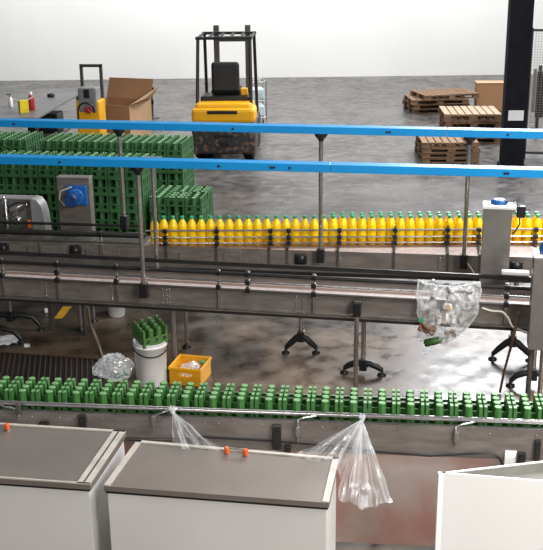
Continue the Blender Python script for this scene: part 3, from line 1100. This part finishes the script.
def flake(name, label, cat, px, py, dv, sx, sy, rx, m, seed):
    def fn(i, j):
        x, y = (i - .5) * sx, (j - .5) * sy
        return Vector((x, noise.noise(Vector((i * 3, j * 3, seed))) * .05 * sx / .1, y))
    o = MB().grid(fn, 8, 8).build(name, m, None, in_bag(px, py, dv), f2.a)
    o.rotation_euler = (rx[0], rx[1], f2.a)
    sol = o.modifiers.new('thick', 'SOLIDIFY')
    sol.thickness = .004
    tag(o, label, cat)


flake('cardboard_scrap', 'brown cardboard scrap above the green bottle in the hanging bag', 'cardboard', 427, 329, .045, .14, .075, (.2, .3), mat('scrap_cardboard', (.24, .13, .08), .8), 1)
flake('cardboard_scrap', 'small brown cardboard scrap right of the green bottle in the hanging bag', 'cardboard', 450, 334, .04, .09, .06, (.1, -.3), MATS['scrap_cardboard'], 4)
flake('yellow_scrap', 'yellow scrap in the middle of the hanging clear bag', 'scrap', 449, 308, .05, .05, .04, (.3, .2), YEL, 2)
flake('paper_scrap', 'crumpled pale paper below the yellow scrap in the hanging bag', 'paper', 445, 318, .05, .14, .09, (.3, -.2), mat('pale_label_paper', (.66, .6, .55), .6, 0, (.45, .38, .33), 40), 6)
flake('grey_scrap', 'grey wad of film at the upper right of the hanging bag', 'scrap', 459, 294, .05, .2, .11, (.1, .1), mat('grey_wad', (.33, .33, .34), .4, 0, (.6, .6, .6), 30), 8)
flake('green_scrap', 'bright green scrap at the lower left of the hanging bag', 'scrap', 421, 321, .035, .035, .04, (0, .4), CAP, 5)

# hoses and rods at the right
def pipe(name, label, cat, pts, r, m):
    o = pts[0]
    tag(MB().tube([Vector(p) - o for p in pts], r, 8).build(name, m, None, o), label, cat)


def smooth(pts, n=6):
    out = []
    for i in range(len(pts) - 1):
        p0, p1, p2, p3 = pts[max(0, i - 1)], pts[i], pts[i + 1], pts[min(len(pts) - 1, i + 2)]
        for k in range(n):
            t = k / n
            out.append(.5 * ((2 * p1) + (p2 - p0) * t + (2 * p0 - 5 * p1 + 4 * p2 - p3) * t * t + (3 * p1 - p0 - 3 * p2 + p3) * t ** 3))
    out.append(pts[-1])
    return out


hp = lambda l, v: smooth([f2.w(*f2.pl(x, y, v)) for x, y in l])
pipe('tan_hose', 'pale hose looping from the hanging bag down to the steel cabinet', 'hose', hp([(482, 308), (492, 311), (502, 312), (508, 318), (513, 327), (525, 332), (531, 334)], -.09), .009, HOSE_W)
P = [f2.w(*f2.pl(519, 312, -.1)), f2.w(*f2.pl(514, 335, -.12)), at(504, 372, .25), at(500, 392, .012)]
pipe('brown_rod', 'thin brown rod leaning from the empty conveyor beside the steel cabinet', 'rod', P, .011, BROWN)
pipe('pale_cable', 'pale cable hanging at the foot of the post beside the drive column', 'cable', smooth([f1.w(*f1.pl(x, y, -.06)) for x, y in ((466, 262), (470, 267), (474, 273))]), .006, HOSE_W)
P = [f2.w(*f2.pl(87, 306, .15)), at(90, 322, .3), at(97, 340, .1), at(101, 352, .012), at(104, 362, .012)]
pipe('floor_hose', 'tan hose dropping from the empty conveyor to the drain grate', 'hose', smooth(P), .013, HOSE)

# ------------------------------------------------------------------ things on the floor between the lines
# drain grate
G = [at(-40, 350.5, 0), at(128, 362, 0), at(118, 396, 0), at(-40, 384, 0)]
fg = Frame(G[0], G[1])
gw = thing('drain_grate', 'dark rusty floor drain grate behind the foreground crates', 'grate', fg.O, fg.a)
wd = -fg.l(G[3]).y
MB().box(0, fg.L, -wd, 0, .001, .004).build('drain_channel', BLACK, gw)
MB().box(0, fg.L, -.02, 0, .004, .016).box(0, fg.L, -wd, -wd + .02, .004, .016).box(fg.L - .02, fg.L, -wd + .02, -.02, .004, .016).build('frame', GRATE, gw)
mb = MB()
x = -.2
while x < fg.L - .04:
    xa, xb = x, x + .28
    mb.prism([(max(0, xa), -.021), (max(0, xa) + .014, -.021), (min(fg.L - .02, xb) + .0, -wd + .021), (max(.0, min(fg.L - .02, xb) - .014), -wd + .021)], .004, .014)
    x += .052
mb.build('grate_bars', mat('rust_brown_bar', (.075, .035, .022), .6, .2), gw)

# yellow floor paint stripe
ps = [at(x, y, .0012) for x, y in ((54, 318.5), (62, 318.5), (72, 306.5), (63, 306.5))]
o = ps[0].copy()
tag(MB().prism([((p - o).x, (p - o).y) for p in ps], .0, .002).build('floor_stripe', TAPE, None, (o.x, o.y, .001)), 'short yellow painted stripe on the floor under the empty conveyor', 'floor marking')
# white things under the line
p = at(117, 315.5, 0)
t = thing('white_basin', 'shallow white basin on the floor below the empty conveyor', 'basin', p)
MB().lathe([(.075, .001), (.085, .01), (.098, .13), (.104, .135), (.104, .15), (.095, .15), (.085, .02), (.0, .018)], 24).build('basin_body', WHITE, t)
p = at(48, 312, 0)
tag(MB().bbox(-.035, .035, -.03, .03, 0, .035, .006).build('white_block', WHITE, None, (p.x, p.y, .001), .2), 'tiny white block on the floor left of the yellow stripe', 'block')
def rag(label, px, py, sx, sy, seed):
    o = at(px, py, 0)
    def fn(i, j):
        a = (i - .5) * sx * (1 + .25 * noise.noise(Vector((j * 4, seed, 0))))
        b = (j - .5) * sy * (1 + .25 * noise.noise(Vector((i * 4, seed, 3))))
        return Vector((a, b, .006 + .05 * abs(noise.noise(Vector((i * 3, j * 3, seed))))))
    tag(MB().grid(fn, 16, 10).build('white_rag', WHITE, None, o, .2), label, 'rag')
rag('larger crumpled white sheet on the floor at the left edge', 6, 341, .22, .26, 2)
rag('smaller crumpled white scrap on the floor beside the larger white sheet', 27, 347.5, .06, .06, 5)

# bucket
bp_ = at(152, 382, 0)
S = 1030 / (bp_ - EYE).dot(f_)
rb = 14.5 / S
rt = 17 / S
hb = zfor(bp_.x, bp_.y, 339.5)
t = thing('white_bucket', 'tall white plastic bucket with black handle holding a green crate', 'bucket', bp_)
MB().lathe([(rb, .001), (rb + .002, .008), (rt - .008, hb - .05), (rt - .001, hb - .048), (rt - .001, hb - .03), (rt - .005, hb - .028), (rt - .003, hb - .01), (rt, hb - .008), (rt, hb), (rt - .008, hb), (rb - .006, .02), (0, .018)], 32).build('bucket_body', WHITE, t)
pts = []
for k in range(15):
    a = PI + .15 + (PI - .3) * k / 14 + .25
    pts.append(Vector((math.cos(a) * (rt + .006), math.sin(a) * (rt + .008), hb - .05 - .06 * math.sin(PI * k / 14))))
MB().tube(pts, .006, 8).build('handle', BLACK, t)
# green crate lying tilted in the bucket
BM = crate_mesh(mat('mid_green_plastic', (.09, .22, .06), .5, 0, (.12, .27, .08), 6), GREEN_T, 3, 3)
bc = BM.build('bottle_crate', None, None)
bc.location = Vector((bp_.x + .004, bp_.y + .0, hb + .005))
bc.rotation_euler = (.22, -.06, .55)
bc.scale = (.9, .9, 1.0)
tag(bc, 'green bottle crate sitting tilted on top of the white bucket', 'crate')

# yellow bin with clear scraps
ps = [at(170, 384, 0), at(201, 387, 0), at(208, 372, 0)]
fy = Frame(ps[0], ps[1])
Ly = fy.L
Wy = .30
hy = fy.pl(171, 367.5, 0).z + .0
t = thing('yellow_bin', 'yellow plastic bin with front handle slot holding clear scraps', 'bin', fy.O, fy.a)
e = .012
mb = MB()
mb.box(0, Ly, 0, Wy, .001, .014)
mb.box(0, e, e, Wy - e, .014, hy); mb.box(Ly - e, Ly, e, Wy - e, .014, hy); mb.box(0, Ly, Wy - e, Wy, .014, hy)
z0, z1 = hy * .52, hy * .72
mb.box(0, Ly, 0, e, .014, z0); mb.box(0, Ly, 0, e, z1, hy)
mb.box(0, Ly * .3, 0, e, z0, z1); mb.box(Ly * .7, Ly, 0, e, z0, z1)
mb.build('bin_body', YEL_D, t)
mb = MB()
mb.box(-.008, Ly + .008, -.008, .0, hy - .018, hy + .004); mb.box(-.008, Ly + .008, Wy, Wy + .008, hy - .018, hy + .004)
mb.box(-.008, 0, 0, Wy, hy - .018, hy + .004); mb.box(Ly, Ly + .008, 0, Wy, hy - .018, hy + .004)
mb.build('bin_rim', YEL, t)


def wad(name, label, cat, loc, sx, sy, sz, m, seed, sub=4, rough=.35):
    bm = bmesh.new()
    bmesh.ops.create_icosphere(bm, subdivisions=sub, radius=1)
    for v in bm.verts:
        nn = noise.noise(v.co * 1.7 + Vector((seed, 0, 0))) * rough + abs(noise.noise(v.co * 4 + Vector((0, seed, 0)))) * rough * .8 + noise.noise(v.co * 9) * .08
        k = 1 + nn
        v.co = Vector((v.co.x * sx * k, v.co.y * sy * k, max(-.9, v.co.z * k) * sz))
    zmin = min(v.co.z for v in bm.verts)
    me = bpy.data.meshes.new(name)
    for v in bm.verts:
        v.co.z -= zmin
    bm.to_mesh(me)
    bm.free()
    me.materials.append(m)
    o = bpy.data.objects.new(name, me)
    C.objects.link(o)
    o.location = loc
    return tag(o, label, cat)


wad('clear_scrap', 'wad of clear plastic scraps inside the yellow bin', 'plastic scrap', fy.w(Ly * .5, Wy * .5, .02), Ly * .33, Wy * .30, hy * .42, FILM_B, 3)
c_ = fy.w(Ly - .05, Wy - .075, hy * .8)
tag(MB().lathe([(.022, 0), (.022, .02), (.018, .024)], 14).build('loose_cap', CAP, None, c_), 'green bottle cap lying in the far corner of the yellow bin', 'cap')
# crumpled clear bag
p = at(117, 384, 0)
wad('crumpled_bag', 'crumpled clear plastic bag lying beside the white bucket', 'bag', (p.x - .035, p.y + .1, .018), .155, .13, .115, FILM_B, 11, 4, .35)
p2 = Vector((p.x + .0, p.y + .1, .04))
tag(MB().lathe([(.03, 0), (.034, .01), (.034, .09), (.03, .1)], 14, X=Matrix.Rotation(1.2, 4, 'Y')).build('plastic_cup', mat('teal_plastic', (.1, .33, .25), .4), None, p2), 'teal plastic cup inside the crumpled clear bag', 'cup')

# ------------------------------------------------------------------ the hall behind
# forklift seen from behind
fp = at(224, 162, 0)
S = 1030 / (fp - EYE).dot(f_)
wf = 63 / S
t = thing('forklift', 'yellow forklift truck seen from behind with a chipped black lower body', 'forklift', fp, -.06)
h = wf / 2
zt = zfor(fp.x, fp.y, 124)
cw = MB()
cw.bbox(-h, h, .03, .62, zt, zt + .26, .06)
cw.bbox(-h + .05, h - .05, .12, .75, zt + .2, zt + .34, .06)
o = cw.build('counterweight', YEL, t)
MB().bbox(-h * .5, h * .45, .02, .06, zt + .165, zt + .225, .01).build('vent_slot', BLACK, o)
lb = MB()
lb.bbox(-h + .0, h - .0, 0, .9, .13, zt, .04)
lb.bbox(-h * .25, h * .3, -.02, .02, .28, .48, .01)
lb.build('lower_body', CHIP, t)
MB().bbox(-.14, .18, -.035, -.01, .44, .5, .01).bbox(-.06, .1, -.04, -.01, .3, .37, .01).build('tow_hitch', BLACK, t)
for x, y, r in ((-h + .13, .35, .27), (h - .13, .35, .27), (-h + .12, 1.55, .32), (h - .12, 1.55, .32)):
    o = MB().lathe([(r * .55, -.1), (r * .93, -.1), (r, -.07), (r, .07), (r * .93, .1), (r * .55, .1)], 28, X=Matrix.Translation((x, y, r + .002)) @ Matrix.Rotation(PI / 2, 4, 'Y')).build('wheel', BLACK, t)
    MB().lathe([(r * .5, -.08), (r * .5, .08)], 18, X=Matrix.Translation((x, y, r + .002)) @ Matrix.Rotation(PI / 2, 4, 'Y')).build('wheel_hub', YEL, o)
MB().bbox(-h + .06, h - .06, .9, 1.9, .3, .62, .04).build('chassis', YEL, t)
MB().bbox(-h + .12, h - .12, .42, 1.0, zt + .3, zt + .42, .03).build('engine_cover', BLACK, t)
s_ = MB().bbox(-.27, .27, .62, 1.1, zt + .42, zt + .53, .05).bbox(-.25, .25, .56, .7, zt + .47, zt + 1.0, .05).build('seat', mat('black_vinyl', (.018, .018, .02), .45), t)
for sx in (-1, 1):
    MB().tube([(sx * (h - .08), .3, zt + .3), (sx * (h - .1), .5, 2.1)], .03, 8).build('guard_post', BLACK, t)
    MB().tube([(sx * (h - .08), 1.75, .62), (sx * (h - .1), 1.5, 2.1)], .03, 8).build('guard_post', BLACK, t)
    MB().box(sx * .3 - .05, sx * .3 + .05, 2.0, 2.12, .1, 2.2).build('mast_rail', STEEL_D, t)
    MB().box(sx * .26 - .05, sx * .26 + .05, 2.12, 3.1, .06, .1).build('fork', BLACK, t)
gr = MB().box(-h + .06, h - .06, .46, .52, 2.08, 2.13).box(-h + .06, h - .06, 1.48, 1.54, 2.08, 2.13)
for k in range(6):
    x = -h + .09 + k * (2 * h - .18) / 5
    gr.box(x - .02, x + .02, .5, 1.5, 2.09, 2.12)
gr.build('guard_roof', BLACK, t)
MB().lathe([(.15, 0), (.17, .01), (.17, .025), (.15, .035)], 20, X=Matrix.Translation((0, 1.4, 1.2)) @ Matrix.Rotation(-.6, 4, 'X')).tube([(0, 1.4, 1.2), (0, 1.65, .65)], .02, 8).build('steering_wheel', BLACK, t)
MB().box(-.3, .3, 2.02, 2.1, 1.9, 2.0).build('mast_crossbar', STEEL_D, t)
MB().box(-.4, .4, 2.101, 2.119, .3, .38).build('fork_carriage', STEEL_D, t)
# amber beacon bar at right of the seat
MB().bbox(h - .28, h - .16, .5, .62, zt + .42, zt + .55, .02).build('fuel_cap', YEL, t)

# wire trolley with pale blue wrapped load
tp = at(259, 127, 0)
t = thing('wire_trolley', 'small chrome wire trolley with pale blue wrapped load behind the forklift', 'trolley', tp, .15)
mb = MB()
for x in (-.16, .16):
    for y in (0, .5):
        mb.tube([(x, y, .07), (x, y, .95)], .014, 8)
for z in (.2, .55, .93):
    for y in (0, .5):
        mb.tube([(-.16, y, z), (.16, y, z)], .01, 6)
    for x in (-.16, -.05, .05, .16):
        mb.tube([(x, 0, z), (x, .5, z)], .008, 6)
mb.build('trolley_frame', CHROME, t)
for x in (-.16, .16):
    for y in (0, .5):
        MB().lathe([(.034, -.014), (.034, .014)], 12, X=Matrix.Translation((x, y, .036)) @ Matrix.Rotation(PI / 2, 4, 'Y')).build('caster', BLACK, t)
for i, z in enumerate((.21, .56)):
    o = MB().bbox(-.14, .14, .05, .44, z, z + .22, .03).build('wrapped_pack', PALE_BLUE, None, tp, .15)
    tag(o, 'pale blue wrapped pack on the %s shelf of the wire trolley' % ('lower', 'middle')[i], 'pack')

# wooden pallets
def pallet_mesh(w, d, n, seed, pale):
    rnd = random.Random(seed)
    mb = MB(WOOD, WOOD_P)
    bw = d / n
    for k in range(n):
        x = -w / 2 + (k + .5) * w / n
        e = w / n * .42
        mb.box(x - e, x + e, -d / 2 + rnd.uniform(-.012, .012), d / 2 + rnd.uniform(-.012, .012), .118, .14, mi=1 if pale else 0)
    for y in (-d / 2 + .05, 0, d / 2 - .05):
        mb.box(-w / 2, w / 2, y - .045, y + .045, .096, .117)
        for x in (-w / 2 + .07, 0, w / 2 - .07):
            mb.box(x - .07, x + .07, y - .045, y + .045, .022, .096)
        mb.box(-w / 2, w / 2, y - .045, y + .045, .001, .022)
    return mb.mesh('wooden_pallet')


def pallets(px, pyb, wpx, nlay, depth, rot, labels, group, pale_top, jit=.02, seed=1, rots=None, slats=8, zstep=.142):
    o = at(px, pyb, 0)
    S = 1030 / (o - EYE).dot(f_)
    w = wpx / S
    rnd = random.Random(seed)
    me0 = pallet_mesh(w, depth, slats, seed, False)
    me1 = pallet_mesh(w, depth, slats, seed + 1, True)
    for k in range(nlay):
        zs = zstep / .142
        me = me1 if (pale_top and k == nlay - 1) else me0
        ob = bpy.data.objects.new('wooden_pallet', me)
        C.objects.link(ob)
        ob.location = (o.x + rnd.uniform(-jit, jit), o.y + depth / 2 + rnd.uniform(-jit, jit), k * zstep + .0)
        ob.rotation_euler = (0, 0, rot + (rots[k] if rots else 0))
        ob.scale = (1, 1, zs)
        tag(ob, labels[k], 'pallet', group)


names = lambda s, n: ['wooden pallet %s, %s' % (s, 'topmost' if k == n - 1 else ('bottom one' if k == 0 else nth(k + 1) + ' from the floor')) for k in range(n)]
pallets(452, 163, 57, 4, 1.2, -.03, names('in the stack nearest the lower blue beam', 4), 'front pallet stack', False, seed=3, zstep=.09)
pallets(474, 144, 57, 4, 1.0, -.05, names('in the pale-topped stack beside the black column', 4), 'pale-topped pallet stack', True, seed=5)
pallets(442, 114, 58, 4, .9, .12, names('in the untidy far stack behind the others', 4), 'untidy far pallet stack', False, seed=8, jit=.1, rots=(0, .05, -.06, .12), slats=9, zstep=.11)

# cardboard carton behind the pale pallets
p = at(490, 111, 0)
t = thing('cardboard_carton', 'plain brown carton standing behind the pale-topped pallets', 'box', p, -.05)
MB().bbox(-.31, .31, 0, .4, .001, .62, .006).build('carton_body', CARD, t)
MB().box(-.32, .32, -.01, .41, .621, .626).build('carton_flap', CARD_L, t)

# black machine column with white sheet
p = at(512.5, 168, 0)
S = 1030 / (p - EYE).dot(f_)
wc = 22 / S
t = thing('black_column', 'tall blue-black steel column with a white sheet of paper', 'column', p, -.06)
MB().bbox(-wc / 2, wc / 2, 0, .3, .02, 3.4, .012).build('column_shaft', NAVY, t)
MB().bbox(-wc / 2 - .03, wc / 2 + .03, -.03, .33, .001, .05, .006).build('base_plate', NAVY, t)
zc = zfor(p.x, p.y, 115.5)
tag(MB().box(-.125, .13, -.004, -.001, zc - .085, zc + .085).build('paper_sheet', PAPER, None, p, -.06), 'white paper sheet stuck on the blue-black column', 'paper')

# wire mesh guard fence
p0, p1 = at(523, 158, 0), at(590, 160, 0)
ff = Frame(p0, p1)
t = thing('mesh_fence', 'light wire mesh guard fence right of the black column', 'fence', ff.O, ff.a)
mb = MB()
x = .04
while x < ff.L:
    mb.box(x - .0022, x + .0022, -.002, .002, .12, 2.2)
    x += .045
z = .14
while z < 2.2:
    mb.box(0, ff.L, -.0035, -.0005, z - .0022, z + .0022)
    z += .045
mb.build('wire_mesh', STEEL_L, t)
MB().box(0, ff.L, -.02, .02, .08, .12).box(0, ff.L, -.02, .02, 2.2, 2.24).build('fence_rail', BLACK, t)
for x in (.0, ff.L - .04):
    MB().box(x, x + .04, -.02, .02, .001, 2.26).build('fence_post', BLACK, t)
p = at(538, 132, 0)
t = thing('roller_stand', 'black upright roller stand with pale side plate behind the mesh fence', 'stand', p)
MB().bbox(-.09, .09, 0, .3, .001, .05, .01).bbox(-.03, .03, .1, .2, .05, 1.3, .01).build('stand_post', BLACK, t)
MB().lathe([(.085, .3), (.085, 1.2)], 16, c=(.0, .02, 0)).build('roller', BLACK, t)
MB().box(-.16, -.1, .0, .05, .4, 1.25).build('side_plate', STEEL_L, t)

# packing table at the far left
ZTb = .82
A, B = at(38, 117, ZTb), at(78, 94, ZTb)
d = (B - A); d.z = 0
n_ = Vector((-d.y, d.x, 0)).normalized()
t = thing('packing_table', 'grey packing table behind the green crate stacks', 'table', (A.x, A.y, 0), math.atan2(d.y, d.x))
Lt = d.length + .2
MB().bbox(-.1, Lt, 0, .85, ZTb - .04, ZTb, .006).build('tabletop', TBL, t)
for x in (0, Lt - .1):
    for y in (.04, .8):
        MB().box(x - .025, x + .025, y - .025, y + .025, .001, ZTb - .04).build('leg', STEEL_D, t)
MB().box(.03, Lt - .13, .03, .8, .22, .255).build('lower_shelf', STEEL_D, t)


def ontable(px, py):
    p = at(px, py, ZTb)
    return Vector((p.x, p.y, ZTb + .001))


p = ontable(24, 112.5)
t = thing('yellow_box', 'small yellow carton with open white flaps on the packing table', 'box', p, .5)
MB().bbox(-.08, .08, -.06, .06, 0, .22, .004).build('carton_body', mat('bright_yellow_card', (.85, .68, .02), .5), t)
for sx in (-1, 1):
    MB().add([(sx * .08, -.06, .22), (sx * .08, .06, .22), (sx * .2, .06, .27), (sx * .2, -.06, .27), (sx * .08, -.06, .222), (sx * .08, .06, .222), (sx * .2, .06, .272), (sx * .2, -.06, .272)], [(0, 1, 2, 3), (7, 6, 5, 4), (0, 3, 7, 4), (1, 5, 6, 2), (2, 6, 7, 3)]).build('flap', mat('pink_white_card', (.7, .5, .45), .6), t)
p = ontable(32, 110)
t = thing('red_bottle', 'dark red bottle with white cap on the packing table', 'bottle', p)
MB().lathe([(.055, 0), (.058, .01), (.058, .2), (.045, .25), (.025, .28)], 16).build('bottle_body', RED, t)
MB().lathe([(.028, .28), (.028, .32), (.02, .33)], 12).build('bottle_cap', WHITE, t)
p = ontable(11, 107)
t = thing('white_spray_bottle', 'small white bottle with grey top left of the yellow carton', 'bottle', p)
MB().lathe([(.04, 0), (.042, .01), (.042, .14), (.018, .19)], 14).build('bottle_body', WHITE, t)
MB().lathe([(.02, .19), (.02, .23)], 10).bbox(-.07, .02, -.015, .015, .22, .25, .005).build('spray_head', GREY, t)
p = ontable(51, 97)
tag(MB().lathe([(.06, 0), (.075, .02), (.075, .05), (.06, .07), (.03, .07), (.03, 0.06)], 18).build('tape_roll', BLACK, None, p), 'black tape roll at the far end of the packing table', 'tape roll')
tq = t
o = MB().bbox(-.2, .25, -.3, .3, .26, .62, .02).build('table_shade_box', BLACK, None, (t0 := (A + d * .62 + n_ * .4)).to_2d().to_3d(), math.atan2(d.y, d.x))  # black box added in place of the shade under the table
tag(o, 'black box standing in for the shade under the grey packing table', 'shade box')
# yellow stacker truck
p = at(91.5, 164, 0)
t = thing('pallet_stacker', 'yellow and grey pallet stacker with red and black cable at the back', 'truck', p, -.1)
z1 = zfor(p.x, p.y, 101)
z2 = zfor(p.x, p.y, 88)
MB().bbox(-.21, .21, 0, .42, .1, z1, .03).build('battery_housing', YEL, t)
MB().bbox(-.16, .17, -.012, .3, z1 - .2, z2, .03).build('hood', GREY, t)
MB().bbox(-.05, .05, -.03, -.01, z1 + .05, z2 - .02, .01).build('control_panel', BLACK, t)
MB().tube(smooth([Vector((-.17, -.02, z1 - .32)), Vector((-.15, -.06, z1 - .12)), Vector((-.04, -.08, z1 - .02)), Vector((.1, -.06, z1 - .07)), Vector((.12, -.02, z1 - .2))]), .014, 8).build('cable', BLACK, t)
MB().lathe([(.055, 0), (.055, .03)], 16, X=Matrix.Translation((.02, -.022, z1 - .15)) @ Matrix.Rotation(PI / 2, 4, 'X')).tube([(-.03, -.04, z1 - .1), (.06, -.06, z1 - .2)], .02, 8).build('plug', RED, t)
for sx in (-1, 1):
    MB().lathe([(.08, -.03), (.08, .03)], 16, X=Matrix.Translation((sx * .15, .2, .082)) @ Matrix.Rotation(PI / 2, 4, 'Y')).build('wheel', BLACK, t)
    MB().box(sx * .15 - .06, sx * .15 + .06, .42, .75, .08, .13).build('fork', STEEL_D, t)
MB().box(-.2, -.15, .35, .4, .8, 1.7).box(.15, .2, .35, .4, .8, 1.7).box(-.2, .2, .35, .4, 1.65, 1.7).build('mast', STEEL_D, t)

# big open carton
ZK = .86
pc = at(129, 106, ZK)
fk = Frame(pc, pc + Vector((math.cos(-.35), math.sin(-.35), 0)))
t = thing('open_carton', 'large brown open cardboard carton behind the rear crate stack', 'box', fk.O, fk.a + 0)
e = .012
mb = MB(CARD, CARD_L)
mb.box(-.95, 0, 0, e, .13, ZK)
mb.box(-e, 0, e, .9, .13, ZK, 1)
mb.box(-.95, -.95 + e, e, .9, .13, ZK)
mb.box(-.95, 0, .9, .9 + e, .13, ZK)
mb.box(-.95, 0, 0, .9, .12, .13)
mb.build('carton_body', None, t)
MB().add([(0, 0, ZK), (0, .9, ZK), (.16, .95, ZK + .24), (.2, .25, ZK + .1), (0.004, 0, ZK + .006), (.004, .9, ZK + .006), (.164, .95, ZK + .246), (.204, .25, ZK + .106)], [(3, 2, 1, 0), (4, 5, 6, 7), (0, 4, 7, 3), (3, 7, 6, 2), (2, 6, 5, 1)]).build('carton_flap', CARD_L, t)
MB().add([(-.95, .9, ZK), (0, .9, ZK), (0, 1.05, ZK + .36), (-.95, 1.05, ZK + .36), (-.95, .908, ZK), (0, .908, ZK), (0, 1.058, ZK + .36), (-.95, 1.058, ZK + .36)], [(0, 1, 2, 3), (7, 6, 5, 4), (0, 3, 7, 4), (1, 5, 6, 2), (3, 2, 6, 7)]).build('carton_flap', CARD, t)
mb = MB()
for q in range(6):
    y = -.04 + q * .17
    mb.box(-1.0, .05, y, y + .1, .092, .118)
for xx in (-1.0, -.53, -.05):
    mb.box(xx, xx + .1, -.04, .91, .001, .092)
tag(mb.build('wooden_pallet', WOOD, None, fk.O, fk.a), 'wooden pallet under the large open cardboard carton', 'pallet')
# black-topped trolley post in the open floor
p = at(153, 118, 0)
t = thing('barrier_stand', 'thin dark barrier stand on the grey floor right of the open carton', 'stand', p)
MB().lathe([(.14, .001), (.14, .02), (.03, .04)], 18).build('base', STEEL_D, t)
MB().tube([(0, 0, .03), (0, 0, .75)], .02, 10).build('pole', STEEL_D, t)
MB().bbox(-.05, .05, -.04, .04, .55, .68, .01).bbox(-.06, .03, -.04, .04, .3, .4, .01).build('clip', BLACK, t)

# ------------------------------------------------------------------ light
wd_ = bpy.data.worlds.new('hall_light')
bpy.context.scene.world = wd_
wd_.use_nodes = True
bg = wd_.node_tree.nodes['Background']
bg.inputs[0].default_value = (.95, .97, 1.0, 1)
bg.inputs[1].default_value = .10


def area(name, loc, target, sx, sy, power, col=(1, 1, 1)):
    l = bpy.data.lights.new(name, 'AREA')
    l.shape = 'RECTANGLE'
    l.size, l.size_y = sx, sy
    l.energy = power
    l.color = col
    o = bpy.data.objects.new(name, l)
    C.objects.link(o)
    o.location = loc
    o.rotation_euler = (Vector(target) - Vector(loc)).to_track_quat('-Z', 'Y').to_euler()
    return o


area('skylight_window', (5.9, 21, 7.6), (2.9, 8.5, 0), 5, 3.5, 1750, (.97, .98, 1))
area('roof_light', (4.6, 9.0, 6.0), (2.8, 8.6, .5), 3, 3, 480, (.97, .98, 1))
area('roof_light', (-1.5, 8.5, 7.0), (-1, 9.5, 0), 3, 2, 35, (1, .97, .92))
area('roof_light', (3.6, 3.4, 5.2), (1.9, 7.3, .6), 2.5, 2, 350, (1, .97, .93))
area('front_fill_light', (-1.8, -1.5, 4.3), (-1.0, 8.5, .6), 2, 1, 125, (1, .97, .93))  # unseen fill lamp, added behind the camera for upright faces on the left
area('front_fill_light', (4.2, -1.0, 4.3), (2.4, 8.8, .9), 2, 1, 380, (1, .97, .93))  # unseen fill lamp, added behind the camera to brighten the right-hand panels
area('roof_light', (4, 17, 8), (4, 18, 0), 9, 6, 700, (1, .98, .95))
area('wall_light', (0, 25.5, 8), (0, 29.4, 1.5), 20, 1.0, 1700, (1, 1, 1))
vs = bpy.context.scene.view_settings
vs.view_transform = 'Standard'
vs.look = 'None'
vs.exposure = 0
